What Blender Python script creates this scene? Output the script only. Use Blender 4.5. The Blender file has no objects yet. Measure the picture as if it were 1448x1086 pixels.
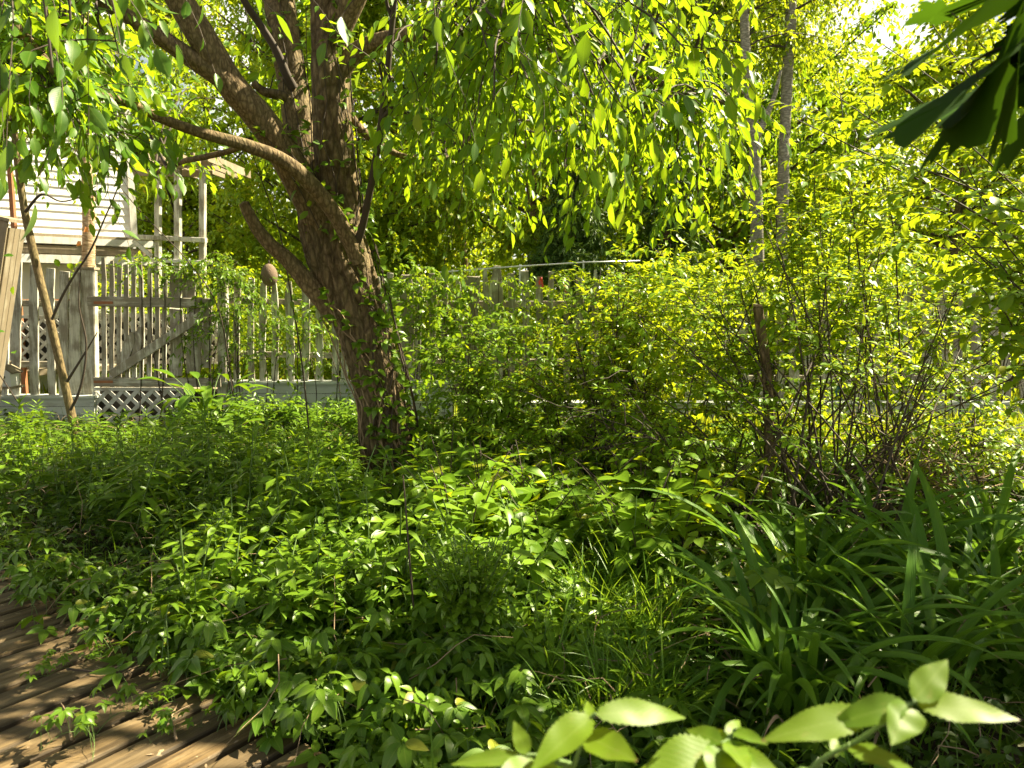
import bpy, math, random
import numpy as np
from mathutils import Vector
random.seed(11)
rng = np.random.default_rng(11)
S = bpy.context.scene
C = S.collection
PI = math.pi
CAMZ = 1.5
GZ = -0.10
FPX = 1045.0
PITCH = math.radians(7.0)
SUN = np.array([0.60, 0.25, 0.76]); SUN /= np.linalg.norm(SUN)
cp_, sp_ = math.cos(PITCH), math.sin(PITCH)

def P(px, py, Y):
    """world point seen at photo pixel (px, py) at forward distance Y"""
    u = (px - 724) / FPX; v = (543 - py) / FPX
    d = np.array([u, cp_ + v * sp_, -sp_ + v * cp_])
    return np.array([0, 0, CAMZ]) + d * (Y / d[1])

def nrm(a):
    return a / np.maximum(np.linalg.norm(a, axis=-1, keepdims=True), 1e-9)

def U(a, b, n=None):
    return rng.uniform(a, b, n)

# ------------------------------------------------------------------ mesh building
class MB:
    def __init__(s):
        s.v = []; s.t = []; s.q = []; s.a = []; s.n = 0; s.mi = []
    def add(s, V, T=None, Q=None, A=None):
        V = np.asarray(V, float).reshape(-1, 3)
        s.v.append(V)
        if A is None: A = np.zeros_like(V)
        s.a.append(np.asarray(A, float).reshape(-1, 3))
        if T is not None and len(T): s.t.append(np.asarray(T, np.int64).reshape(-1, 3) + s.n)
        if Q is not None and len(Q): s.q.append(np.asarray(Q, np.int64).reshape(-1, 4) + s.n)
        s.n += len(V)
        return s
    def merge(s, o):
        for V, A in zip(o.v, o.a): s.v.append(V); s.a.append(A)
        for t in o.t: s.t.append(t + s.n)
        for q in o.q: s.q.append(q + s.n)
        s.n += o.n
    def mesh(s, name, mat, smooth=True, loc=None):
        V = np.concatenate(s.v); A = np.concatenate(s.a)
        if loc is not None: V = V - np.asarray(loc)
        T = np.concatenate(s.t) if s.t else np.zeros((0, 3), np.int64)
        Q = np.concatenate(s.q) if s.q else np.zeros((0, 4), np.int64)
        me = bpy.data.meshes.new(name)
        me.vertices.add(len(V)); me.vertices.foreach_set('co', V.astype(np.float32).ravel())
        nl = len(T) * 3 + len(Q) * 4
        me.loops.add(nl)
        me.loops.foreach_set('vertex_index', np.concatenate([T.ravel(), Q.ravel()]).astype(np.int32))
        me.polygons.add(len(T) + len(Q))
        st = np.concatenate([np.arange(len(T)) * 3, len(T) * 3 + np.arange(len(Q)) * 4]).astype(np.int32)
        me.polygons.foreach_set('loop_start', st)
        me.update(calc_edges=True)
        me.polygons.foreach_set('use_smooth', np.full(len(T) + len(Q), smooth))
        at = me.attributes.new('luv', 'FLOAT_VECTOR', 'POINT')
        at.data.foreach_set('vector', A.astype(np.float32).ravel())
        me.materials.append(mat)
        me.validate()
        return me
    def build(s, name, mat, parent=None, smooth=True, loc=None):
        o = bpy.data.objects.new(name, s.mesh(name, mat, smooth, loc))
        C.objects.link(o)
        if parent is not None: o.parent = parent
        elif loc is not None: o.location = Vector(loc)
        return o

def thing(name, label, cat, loc=(0, 0, 0), rotz=0, group=None):
    o = bpy.data.objects.new(name, None); C.objects.link(o)
    o.empty_display_size = 0.1
    o.location = Vector(loc); o.rotation_euler = (0, 0, rotz)
    o['label'] = label; o['category'] = cat
    if group: o['group'] = group
    return o

def tag(o, label=None, cat=None, group=None, kind=None):
    if label: o['label'] = label
    if cat: o['category'] = cat
    if group: o['group'] = group
    if kind: o['kind'] = kind
    return o

def dup(root, loc, rotz=0, scale=1.0, label=None, group=None, tilt=(0, 0)):
    r = root.copy(); C.objects.link(r)
    r.location = Vector(loc); r.rotation_euler = (tilt[0], tilt[1], rotz); r.scale = (scale,) * 3
    if label: r['label'] = label
    if group: r['group'] = group
    for ch in list(root.children):
        c = ch.copy(); C.objects.link(c); c.parent = r
        for g in ch.children:
            d = g.copy(); C.objects.link(d); d.parent = c
    return r

def place(root, loc, rotz=0, scale=1.0, tilt=(0, 0)):
    root.location = Vector(loc); root.rotation_euler = (tilt[0], tilt[1], rotz); root.scale = (scale,) * 3
    return root

def box(mb, c, h, R=None, jit=0.0, bev=0.0):
    """box: centre, half sizes, rotation matrix rows as axes"""
    c = np.asarray(c, float); h = np.asarray(h, float)
    if R is None: R = np.eye(3)
    if bev > 0:
        b = min(bev, h.min() * .6)
        pts = []; 
        for sz in (-1, 1):
            for (ix, iy) in ((-1, -1), (1, -1), (1, 1), (-1, 1)):
                for (dx, dy) in (((0, 1), (1, 0)) if ix * iy > 0 else ((1, 0), (0, 1))):
                    pts.append((ix * (h[0] - b * dx), iy * (h[1] - b * dy), sz * h[2]))
        V = np.array(pts)
        n = 8
        Q = [(i, (i + 1) % n, n + (i + 1) % n, n + i) for i in range(n)]
        T = []
        for k in range(1, n - 1):
            T.append((0, k + 1, k)); T.append((n, n + k, n + k + 1))
        mb.add(c + (V + rng.normal(0, jit, V.shape) * (jit > 0)) @ R, T, Q, A=np.tile([[0, 0, rng.random()]], (len(V), 1)))
        return mb
    V = np.array([(x, y, z) for z in (-1, 1) for (x, y) in ((-1, -1), (1, -1), (1, 1), (-1, 1))], float) * h
    if jit: V = V + rng.normal(0, jit, V.shape)
    Q = [(3, 2, 1, 0), (4, 5, 6, 7), (0, 1, 5, 4), (1, 2, 6, 5), (2, 3, 7, 6), (3, 0, 4, 7)]
    mb.add(c + V @ R, None, Q, A=np.tile([[0, 0, rng.random()]], (8, 1)))
    return mb

def rotz(a):
    return np.array([[math.cos(a), math.sin(a), 0], [-math.sin(a), math.cos(a), 0], [0, 0, 1.0]])

def bar(mb, a, b, w, d, face=(0, -1, 0), jit=0.0, bev=0.0):
    """plank from a to b; width w across, depth d along 'face'"""
    a = np.asarray(a, float); b = np.asarray(b, float)
    ax = b - a; L = np.linalg.norm(ax); ax = ax / L
    f = np.asarray(face, float); f = f - ax * f.dot(ax); f /= np.linalg.norm(f)
    sx = np.cross(f, ax)
    return box(mb, (a + b) / 2, (w / 2, d / 2, L / 2), np.array([sx, f, ax]), jit, bev)

def picket(mb, a, b, w, d, point=0.0, face=(0, -1, 0), jit=0.004):
    """thin board with slightly warped edges; 'point' gives a dog-eared top"""
    a = np.asarray(a, float); b = np.asarray(b, float)
    ax = b - a; L = np.linalg.norm(ax); ax = ax / L
    f = np.asarray(face, float); f = f - ax * f.dot(ax); f /= np.linalg.norm(f)
    sx = np.cross(f, ax)
    n = 7; V = []; 
    bow = rng.normal(0, .012)
    for k in range(n):
        t = k / (n - 1)
        ww = w * (1 - (point if k == n - 1 else 0)) / 2
        cx = bow * math.sin(t * PI)
        cz = rng.normal(0, .004)
        jl, jr = rng.normal(0, jit, 2)
        for (x, y) in ((-ww + jl, -d / 2), (ww + jr, -d / 2), (ww + jr, d / 2), (-ww + jl, d / 2)):
            V.append(a + ax * L * t + sx * (x + cx) + f * (y + cz) + ax * (rng.normal(0, .006) if k == n - 1 else 0))
    Q = []
    for k in range(n - 1):
        for i in range(4):
            j = (i + 1) % 4
            Q.append((k * 4 + i, k * 4 + j, k * 4 + 4 + j, k * 4 + 4 + i))
    Q.append((3, 2, 1, 0)); m = (n - 1) * 4; Q.append((m, m + 1, m + 2, m + 3))
    mb.add(V, None, Q, A=np.tile([[0, 0, rng.random()]], (len(V), 1)))
    return mb

def tubes(mb, paths, radii, m=4, cap=False):
    """paths (N,K,3), radii (N,K)"""
    paths = np.asarray(paths, float); radii = np.asarray(radii, float)
    if paths.ndim == 2: paths = paths[None]; radii = radii[None]
    N, K, _ = paths.shape
    tan = nrm(np.gradient(paths, axis=1))
    avg = nrm(tan.mean(axis=1))
    ref = np.where(np.abs(avg[:, 2:3]) < .75, np.array([[0, 0, 1.0]]), np.array([[1.0, 0, 0]]))
    s = nrm(np.cross(tan, ref[:, None, :])); n = np.cross(s, tan)
    th = np.arange(m) / m * 2 * PI
    V = paths[:, :, None, :] + radii[:, :, None, None] * (np.cos(th)[None, None, :, None] * s[:, :, None, :] + np.sin(th)[None, None, :, None] * n[:, :, None, :])
    V = V.reshape(-1, 3)
    i = np.arange(N)[:, None, None] * K * m; k = np.arange(K - 1)[None, :, None] * m; j = np.arange(m)[None, None, :]; j2 = (j + 1) % m
    Q = np.stack([i + k + j, i + k + j2, i + k + m + j2, i + k + m + j], -1).reshape(-1, 4)
    T = []
    if cap:
        for a in range(N):
            b0 = a * K * m; e0 = b0 + (K - 1) * m
            for x in range(1, m - 1):
                T.append((b0, b0 + x + 1, b0 + x)); T.append((e0, e0 + x, e0 + x + 1))
    A = np.zeros_like(V); A[:, 2] = np.repeat(rng.random(N), K * m)
    mb.add(V, T, Q, A)
    return mb

def smooth_path(pts, rad, n):
    """Catmull-Rom through pts"""
    pts = np.asarray(pts, float); rad = np.asarray(rad, float)
    P4 = np.column_stack([pts, rad])
    P4 = np.vstack([2 * P4[0] - P4[1], P4, 2 * P4[-1] - P4[-2]])
    seg = len(pts) - 1
    out = []
    for k in range(n):
        t = k / (n - 1) * seg; i = min(int(t), seg - 1); u = t - i
        p0, p1, p2, p3 = P4[i:i + 4]
        out.append(.5 * ((2 * p1) + (-p0 + p2) * u + (2 * p0 - 5 * p1 + 4 * p2 - p3) * u * u + (-p0 + 3 * p1 - 3 * p2 + p3) * u ** 3))
    out = np.array(out)
    return out[:, :3], np.maximum(out[:, 3], .0015)

def bark_limb(mb, pts, rad, n=60, m=36, ridge=.07, freq=9):
    p, r = smooth_path(pts, rad, n)
    tan = nrm(np.gradient(p, axis=0))
    s = nrm(np.cross(tan, np.array([0, 1.0, 0]))); nn = np.cross(s, tan)
    th = np.arange(m) / m * 2 * PI
    h = np.cumsum(np.r_[0, np.linalg.norm(np.diff(p, axis=0), axis=1)])
    ph = rng.random(6) * 6
    H = h[:, None]; TH = th[None, :]
    warp = .9 * np.sin(3.1 * H + ph[0] + 2 * TH) + .6 * np.sin(7.3 * H + ph[1] - 3 * TH)
    rd = np.abs(np.sin(freq * .5 * TH + warp + ph[2])) ** .6 + .5 * np.abs(np.sin(freq * TH + 1.7 * warp + 11 * H + ph[3]))
    lump = .05 * np.sin(2 * TH + 2.2 * H + ph[4]) + .04 * np.sin(3 * TH - 3.7 * H + ph[5])
    R = r[:, None] * (1 + ridge * (rd - .9) + lump + rng.normal(0, .008, (n, m)))
    V = p[:, None, :] + R[..., None] * (np.cos(th)[None, :, None] * s[:, None, :] + np.sin(th)[None, :, None] * nn[:, None, :])
    k = np.arange(n - 1)[:, None] * m; j = np.arange(m)[None, :]; j2 = (j + 1) % m
    Q = np.stack([k + j, k + j2, k + m + j2, k + m + j], -1).reshape(-1, 4)
    e0 = (n - 1) * m
    V = V.reshape(-1, 3)
    V = np.vstack([V, p[-1:] + tan[-1:] * r[-1] * .3])
    T = [(e0 + x, e0 + (x + 1) % m, len(V) - 1) for x in range(m)]
    A = np.zeros_like(V); A[:-1, 0] = np.tile(th, n); A[:-1, 1] = np.repeat(h, m)
    A[:, 2] = .5
    mb.add(V, T, Q, A)
    return p, r

# ------------------------------------------------------------------ leaf templates
def tmpl(rows):
    X = []; Y = []; idx = []
    for (y, hw) in rows:
        if hw == 0: idx.append((len(X),)); X.append(0); Y.append(y)
        else:
            idx.append((len(X), len(X) + 1, len(X) + 2)); X += [-hw, 0, hw]; Y += [y] * 3
    T = []; Q = []
    for a, b in zip(idx[:-1], idx[1:]):
        if len(a) == 1 and len(b) == 3: T += [(a[0], b[1], b[0]), (a[0], b[2], b[1])]
        elif len(a) == 3 and len(b) == 3: Q += [(a[0], a[1], b[1], b[0]), (a[1], a[2], b[2], b[1])]
        elif len(a) == 3 and len(b) == 1: T += [(a[0], a[1], b[0]), (a[1], a[2], b[0])]
    return np.array(X, float), np.array(Y, float), np.array(T), np.array(Q).reshape(-1, 4)

OV = tmpl([(0, 0), (.22, .40), (.55, .46), (1, 0)])                       # ovate, cheap
OVN = tmpl([(0, 0), (.08, .2), (.22, .40), (.42, .5), (.62, .42), (.82, .2), (.93, .07), (1, 0)])   # ovate, near
LAN = tmpl([(0, 0), (.25, .42), (.6, .40), (1, 0)])                        # lanceolate
DIA = (np.array([0, -.5, 0, .5]), np.array([0, .42, 1, .42]), np.array([(0, 2, 1), (0, 3, 2)]), np.zeros((0, 4), int))
RND = tmpl([(0, 0), (.15, .40), (.45, .52), (.75, .42), (1, 0)])
def serr():
    r = [(0, 0)]
    prof = lambda y: .5 * math.sin(PI * min(1, y ** .66)) ** .95
    n = 15
    for k in range(1, n):
        y = k / n
        r += [(y - .012, prof(y) * 1.035), (y + .016, prof(y) * .95)]
    return tmpl(r + [(1, 0)])
SER = serr()
BLD = tmpl([(0, .3), (.18, .48), (.36, .5), (.54, .48), (.7, .42), (.85, .28), (1, 0)])

def leaves(mb, base, d, nh, L, W, tp=OV, fold=.35, droop=.25, var=.5, wave=0.0):
    """N leaves. d: direction, nh: rough upper normal"""
    base = np.atleast_2d(base); N = len(base)
    if N == 0: return
    d = nrm(np.broadcast_to(d, (N, 3)) + 0.0); nh = np.broadcast_to(nh, (N, 3)) + 0.0
    s = np.cross(d, nh); bad = np.linalg.norm(s, axis=1) < .05
    if bad.any(): s[bad] = np.cross(d[bad], np.array([.3, .9, .2]))
    s = nrm(s); n = np.cross(s, d)
    L = np.broadcast_to(L, (N,)); W = np.broadcast_to(W, (N,))
    X, Y, T, Q = tp
    k = len(X)
    fo = fold * (1 + var * U(-1, 1, N)); dr = droop * (1 + var * 2 * U(-1, 1, N)); tw = U(-.35, .35, N) * var
    ang = tw[:, None] * Y[None]
    z = np.abs(X)[None] * fo[:, None] * W[:, None] - (Y ** 1.8)[None] * dr[:, None] * L[:, None] + X[None] * W[:, None] * np.sin(ang)
    if wave: z = z + wave * W[:, None] * np.abs(X)[None] * np.sin(Y[None] * 15 + U(0, 6, N)[:, None] + np.sign(X)[None])
    yy = Y[None] * L[:, None] * (1 - .25 * np.abs(dr)[:, None] * Y[None])
    V = base[:, None] + yy[..., None] * d[:, None] + (X[None] * W[:, None])[..., None] * s[:, None] + z[..., None] * n[:, None]
    A = np.zeros((N, k, 3)); A[..., 0] = X * 2; A[..., 1] = Y; A[..., 2] = rng.random(N)[:, None]
    off = (np.arange(N) * k)[:, None, None]
    mb.add(V, (T[None] + off).reshape(-1, 3) if len(T) else None, (Q[None] + off).reshape(-1, 4) if len(Q) else None, A)

def sprays(p0, d0, length, K=8, droop=.5, wig=.08):
    """N curved twigs -> (N,K,3)"""
    N = len(p0); t = np.linspace(0, 1, K)[None, :, None]
    length = np.broadcast_to(length, (N,))[:, None, None]; droop = np.broadcast_to(droop, (N,))[:, None, None]
    w = rng.normal(0, 1, (N, 2, 3)) * wig
    p = p0[:, None] + d0[:, None] * length * t * (1 - .15 * droop * t)
    p = p + np.array([0, 0, -1.0]) * droop * length * t ** 2 * .9
    p = p + length * (w[:, :1] * np.sin(t * PI * 1.3) + w[:, 1:] * np.sin(t * PI * 2.6) * .5)
    return p

def twig_leaves(mb, paths, per, L, wr, tp=OV, hang=.3, up=(0, 0, 1), t0=.1, spread=.8, fold=.35, droop=.25, jitter=.35, pairs=False, upj=.5):
    N, K, _ = paths.shape
    ts = np.linspace(t0, 1, per)
    idx = ts * (K - 1); i0 = np.minimum(idx.astype(int), K - 2); fr = (idx - i0)[None, :, None]
    pos = paths[:, i0] * (1 - fr) + paths[:, i0 + 1] * fr
    tan = nrm(paths[:, i0 + 1] - paths[:, i0])
    side = np.cross(tan, np.array([0, 0, 1.0]) + rng.normal(0, .25, tan.shape)); side = nrm(side)
    sg = np.where(np.arange(per) % 2 == 0, 1.0, -1.0)[None, :, None]
    for q in ((1, -1) if pairs else (1,)):
        d = tan * (.55 + .3 * ts[None, :, None]) + side * sg * q * spread * (1.1 - .7 * ts[None, :, None] ** 3) + np.array([0, 0, -1.0]) * hang + rng.normal(0, jitter, tan.shape)
        ll = L * U(.5, 1.28, (N, per))
        leaves(mb, pos.reshape(-1, 3), nrm(d).reshape(-1, 3), (np.array(up) + rng.normal(0, upj, tan.shape)).reshape(-1, 3), ll.ravel(), (ll * wr * U(.85, 1.15, (N, per))).ravel(), tp, fold, droop)

# ------------------------------------------------------------------ materials
def mat(name):
    m = bpy.data.materials.new(name); m.use_nodes = True
    nt = m.node_tree; nt.nodes.clear()
    return m, nt, nt.nodes.new('ShaderNodeOutputMaterial')

def N_(nt, typ, **kw):
    n = nt.nodes.new(typ)
    for k, v in kw.items():
        if hasattr(n, k): setattr(n, k, v)
    return n

def mixc(nt, fac, a, b, mode='MIX'):
    m = N_(nt, 'ShaderNodeMix', data_type='RGBA', blend_type=mode)
    for i, x in ((0, fac), (6, a), (7, b)):
        if hasattr(x, 'is_output'): nt.links.new(x, m.inputs[i])
        elif i == 0: m.inputs[0].default_value = x
        else: m.inputs[i].default_value = (*x, 1)
    return m.outputs[2]

def math_(nt, op, a, b=None):
    m = N_(nt, 'ShaderNodeMath', operation=op)
    for i, x in ((0, a), (1, b)):
        if x is None: continue
        if hasattr(x, 'is_output'): nt.links.new(x, m.inputs[i])
        else: m.inputs[i].default_value = x
    return m.outputs[0]

def ramp(nt, fac, stops):
    r = N_(nt, 'ShaderNodeValToRGB')
    el = r.color_ramp.elements
    while len(el) < len(stops): el.new(.5)
    for e, (p, c) in zip(el, stops):
        e.position = p; e.color = (*c, 1) if len(c) == 3 else c
    nt.links.new(fac, r.inputs[0])
    return r.outputs[0]

def noise(nt, vec, scale, detail=4, rough=.55, dist=0):
    n = N_(nt, 'ShaderNodeTexNoise'); n.inputs['Scale'].default_value = scale; n.inputs['Detail'].default_value = detail
    n.inputs['Roughness'].default_value = rough; n.inputs['Distortion'].default_value = dist
    if vec is not None: nt.links.new(vec, n.inputs['Vector'])
    return n.outputs['Fac']

def mapping(nt, vec, scale, rot=(0, 0, 0)):
    m = N_(nt, 'ShaderNodeMapping'); m.inputs['Scale'].default_value = scale; m.inputs['Rotation'].default_value = rot
    nt.links.new(vec, m.inputs['Vector']); return m.outputs[0]

def leaf_mat(name, c1, c2, tr, rough=.42, tmix=.45, rib=.25, veins=False, spec=.35, yellow=0.0, blotch=0.0, ribs=False):
    m, nt, out = mat(name)
    at = N_(nt, 'ShaderNodeAttribute', attribute_name='luv')
    sep = N_(nt, 'ShaderNodeSeparateXYZ'); nt.links.new(at.outputs['Vector'], sep.inputs[0])
    oi = N_(nt, 'ShaderNodeObjectInfo')
    r = math_(nt, 'ADD', math_(nt, 'MULTIPLY', sep.outputs[2], .7), math_(nt, 'MULTIPLY', oi.outputs['Random'], .3))
    col = mixc(nt, r, c1, c2)
    if yellow > 0:
        f = math_(nt, 'GREATER_THAN', sep.outputs[2], 1 - yellow)
        col = mixc(nt, f, col, (.26, .27, .03))
    ax = math_(nt, 'ABSOLUTE', sep.outputs[0])
    if rib > 0:
        f = math_(nt, 'MULTIPLY', math_(nt, 'LESS_THAN', ax, .07), rib)
        col = mixc(nt, f, col, (.24, .33, .06))
    normal = None
    if veins:
        v = math_(nt, 'SINE', math_(nt, 'MULTIPLY', math_(nt, 'SUBTRACT', sep.outputs[1], math_(nt, 'MULTIPLY', ax, .32)), 40.0))
        v = math_(nt, 'POWER', math_(nt, 'ABSOLUTE', v), .5)
        col = mixc(nt, math_(nt, 'MULTIPLY', math_(nt, 'SUBTRACT', 1.0, v), .28), col, (.22, .31, .04))
        b = N_(nt, 'ShaderNodeBump'); b.inputs['Strength'].default_value = .10; b.inputs['Distance'].default_value = .001
        nt.links.new(v, b.inputs['Height']); normal = b.outputs[0]
    if blotch > 0:
        cv = N_(nt, 'ShaderNodeVectorMath', operation='MULTIPLY'); nt.links.new(at.outputs['Vector'], cv.inputs[0]); cv.inputs[1].default_value = (1, 2.2, 40)
        bl = ramp(nt, noise(nt, cv.outputs[0], 2.6, 5, .7), [(.60, (0, 0, 0)), (.68, (1, 1, 1))])
        tp_ = math_(nt, 'MULTIPLY', math_(nt, 'GREATER_THAN', math_(nt, 'ADD', sep.outputs[1], math_(nt, 'MULTIPLY', sep.outputs[2], .12)), 1.06), .8)
        col = mixc(nt, math_(nt, 'MULTIPLY', bl, blotch), col, (.26, .24, .06))
        col = mixc(nt, tp_, col, (.22, .15, .06))
    if ribs:
        rv = math_(nt, 'SINE', math_(nt, 'MULTIPLY', sep.outputs[0], 22.0)); col = mixc(nt, math_(nt, 'MULTIPLY', math_(nt, 'ADD', rv, 1.0), .12), col, tuple(x * .5 for x in c1))
        b = N_(nt, 'ShaderNodeBump'); b.inputs['Strength'].default_value = .4; b.inputs['Distance'].default_value = .002; nt.links.new(rv, b.inputs['Height']); normal = b.outputs[0]
    ps = N_(nt, 'ShaderNodeBsdfPrincipled'); ps.inputs['Roughness'].default_value = rough
    ps.inputs['Specular IOR Level'].default_value = spec
    nt.links.new(col, ps.inputs['Base Color'])
    tl = N_(nt, 'ShaderNodeBsdfTranslucent')
    tc = mixc(nt, r, tuple(x * .75 for x in tr), tuple(x * 1.2 for x in tr))
    if yellow > 0: tc = mixc(nt, f, tc, (.6, .5, .03))
    if veins: tc = mixc(nt, math_(nt, 'MULTIPLY', math_(nt, 'SUBTRACT', 1.0, v), .22), tc, tuple(x * .6 for x in tr))
    nt.links.new(tc, tl.inputs[0])
    if normal is not None:
        nt.links.new(normal, ps.inputs['Normal'])
    mx = N_(nt, 'ShaderNodeMixShader'); mx.inputs[0].default_value = tmix
    nt.links.new(ps.outputs[0], mx.inputs[1]); nt.links.new(tl.outputs[0], mx.inputs[2])
    nt.links.new(mx.outputs[0], out.inputs[0])
    return m

def bark_mat(name, c1, c2, c3, sc=(14, 14, 3), bump=.6, moss=0.0, dist=.02):
    m, nt, out = mat(name)
    tc = N_(nt, 'ShaderNodeTexCoord')
    v = mapping(nt, tc.outputs['Object'], sc)
    n1 = noise(nt, v, 2.2, 6, .65, .6)
    n2 = noise(nt, tc.outputs['Object'], 3.0, 3)
    vo = N_(nt, 'ShaderNodeTexVoronoi', feature='DISTANCE_TO_EDGE'); vo.inputs['Scale'].default_value = 1.6
    nt.links.new(v, vo.inputs['Vector'])
    crack = math_(nt, 'MINIMUM', math_(nt, 'MULTIPLY', vo.outputs['Distance'], 4.0), 1.0)
    col = ramp(nt, n1, [(.3, c1), (.5, c2), (.72, c3)])
    col = mixc(nt, math_(nt, 'MULTIPLY', math_(nt, 'SUBTRACT', 1.0, crack), .6), col, tuple(x * .45 for x in c1))
    if moss > 0:
        col = mixc(nt, math_(nt, 'MULTIPLY', ramp(nt, n2, [(.48, (0, 0, 0)), (.62, (1, 1, 1))]), moss), col, (.10, .105, .04))
    ps = N_(nt, 'ShaderNodeBsdfPrincipled'); ps.inputs['Roughness'].default_value = .85; ps.inputs['Specular IOR Level'].default_value = .25
    nt.links.new(col, ps.inputs['Base Color'])
    b = N_(nt, 'ShaderNodeBump'); b.inputs['Strength'].default_value = bump; b.inputs['Distance'].default_value = dist
    h = math_(nt, 'ADD', n1, math_(nt, 'MULTIPLY', crack, .5))
    nt.links.new(h, b.inputs['Height']); nt.links.new(b.outputs[0], ps.inputs['Normal'])
    nt.links.new(ps.outputs[0], out.inputs[0])
    return m

def wood_mat(name, paint, wood, amount=.5, grain=(3, 3, 40), rough=.75, dirt=.35, axis='Z'):
    """weathered painted boards: paint worn off in streaks along the grain"""
    m, nt, out = mat(name)
    tc = N_(nt, 'ShaderNodeTexCoord'); oi = N_(nt, 'ShaderNodeObjectInfo')
    at = N_(nt, 'ShaderNodeAttribute', attribute_name='luv')
    sep = N_(nt, 'ShaderNodeSeparateXYZ'); nt.links.new(at.outputs['Vector'], sep.inputs[0])
    ad = N_(nt, 'ShaderNodeVectorMath', operation='ADD'); nt.links.new(tc.outputs['Object'], ad.inputs[0])
    cb = N_(nt, 'ShaderNodeCombineXYZ')
    nt.links.new(math_(nt, 'MULTIPLY', math_(nt, 'ADD', oi.outputs['Random'], sep.outputs[2]), 17.0), cb.inputs[0])
    nt.links.new(math_(nt, 'MULTIPLY', sep.outputs[2], 9.0), cb.inputs[1]); nt.links.new(cb.outputs[0], ad.inputs[1])
    v = mapping(nt, ad.outputs[0], grain)
    g = noise(nt, v, 1.0, 6, .7, .4)
    big = noise(nt, ad.outputs[0], 4.0, 4, .6)
    wear = math_(nt, 'ADD', math_(nt, 'MULTIPLY', g, .55), math_(nt, 'MULTIPLY', big, .45))
    lo = .62 - amount * .3
    f = ramp(nt, wear, [(lo - .06, (0, 0, 0)), (lo + .06, (1, 1, 1))])
    wc = mixc(nt, g, tuple(x * .45 for x in wood), tuple(x * 1.35 for x in wood))
    pc = mixc(nt, big, tuple(x * (1 - dirt) for x in paint), paint)
    pc = mixc(nt, math_(nt, 'MULTIPLY', math_(nt, 'ADD', oi.outputs['Random'], sep.outputs[2]), .18), pc, tuple(x * .5 for x in paint))
    col = mixc(nt, f, pc, wc)
    ps = N_(nt, 'ShaderNodeBsdfPrincipled'); ps.inputs['Roughness'].default_value = rough; ps.inputs['Specular IOR Level'].default_value = .3
    nt.links.new(col, ps.inputs['Base Color'])
    b = N_(nt, 'ShaderNodeBump'); b.inputs['Strength'].default_value = .5; b.inputs['Distance'].default_value = .006
    nt.links.new(math_(nt, 'SUBTRACT', g, math_(nt, 'MULTIPLY', f, .3)), b.inputs['Height']); nt.links.new(b.outputs[0], ps.inputs['Normal'])
    nt.links.new(ps.outputs[0], out.inputs[0])
    return m

def flat_mat(name, c, rough=.7, metal=0.0, sc=12, var=.25, bump=.15):
    m, nt, out = mat(name)
    tc = N_(nt, 'ShaderNodeTexCoord')
    n = noise(nt, tc.outputs['Object'], sc, 5, .6)
    col = mixc(nt, n, tuple(x * (1 - var) for x in c), tuple(min(1, x * (1 + var)) for x in c))
    ps = N_(nt, 'ShaderNodeBsdfPrincipled'); ps.inputs['Roughness'].default_value = rough; ps.inputs['Metallic'].default_value = metal
    nt.links.new(col, ps.inputs['Base Color'])
    b = N_(nt, 'ShaderNodeBump'); b.inputs['Strength'].default_value = bump; b.inputs['Distance'].default_value = .01
    nt.links.new(n, b.inputs['Height']); nt.links.new(b.outputs[0], ps.inputs['Normal'])
    nt.links.new(ps.outputs[0], out.inputs[0])
    return m

M = {}
M['cherry'] = leaf_mat('cherry_leaf', (0.051, 0.142, 0.011), (0.115, 0.243, 0.016), (.36, .52, .010), .42, .5, rib=.3, yellow=.03)
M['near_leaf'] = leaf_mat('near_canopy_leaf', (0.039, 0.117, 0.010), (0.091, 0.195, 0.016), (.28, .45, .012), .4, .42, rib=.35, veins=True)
M['shrub'] = leaf_mat('shrub_leaf', (0.104, 0.232, 0.013), (0.200, 0.344, 0.019), (0.405, 0.493, 0.011), .40, .5, rib=.2, yellow=.02)
M['bright'] = leaf_mat('bright_shrub_leaf', (0.136, 0.280, 0.014), (0.240, 0.384, 0.019), (0.458, 0.528, 0.011), .38, .5, rib=.2, yellow=.03)
M['back'] = leaf_mat('background_leaf', (0.112, 0.225, 0.012), (0.217, 0.338, 0.018), (0.440, 0.510, 0.011), .5, .52, rib=0, yellow=.03)
M['back_mid'] = leaf_mat('deep_green_leaf', (.060, .135, .010), (.125, .230, .014), (.26, .40, .010), .45, .46, rib=0)
M['back_dark'] = leaf_mat('conifer_needle', (.05, .11, .014), (.10, .17, .02), (.14, .22, .015), .5, .2, rib=0)
M['lily'] = leaf_mat('lily_leaf', (.100, .205, .012), (.205, .340, .020), (.24, .37, .010), .38, .42, rib=.3, yellow=.012, blotch=.3)
M['weed'] = leaf_mat('weed_leaf', (.092, .195, .012), (.200, .330, .020), (.24, .37, .010), .38, .42, rib=.3, yellow=.012, blotch=.3)
M['creeper'] = leaf_mat('creeper_leaf', (.070, .165, .012), (.150, .260, .018), (.20, .33, .010), .36, .4, rib=.3, veins=True, yellow=.008, blotch=.3)
M['strap'] = leaf_mat('strap_leaf', (.058, .150, .011), (.120, .235, .017), (.18, .32, .02), .36, .32, rib=.15, blotch=.35, ribs=True, spec=.25)
M['grass'] = leaf_mat('grass_blade', (.050, .130, .008), (.110, .215, .012), (.28, .42, .02), .35, .4, rib=0)
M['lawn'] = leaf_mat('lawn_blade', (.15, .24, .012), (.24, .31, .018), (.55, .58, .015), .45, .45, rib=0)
M['cover'] = leaf_mat('ground_cover_leaf', (.035, .085, .008), (.095, .165, .012), (.15, .25, .012), .4, .4, rib=.1, yellow=.03)
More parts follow.
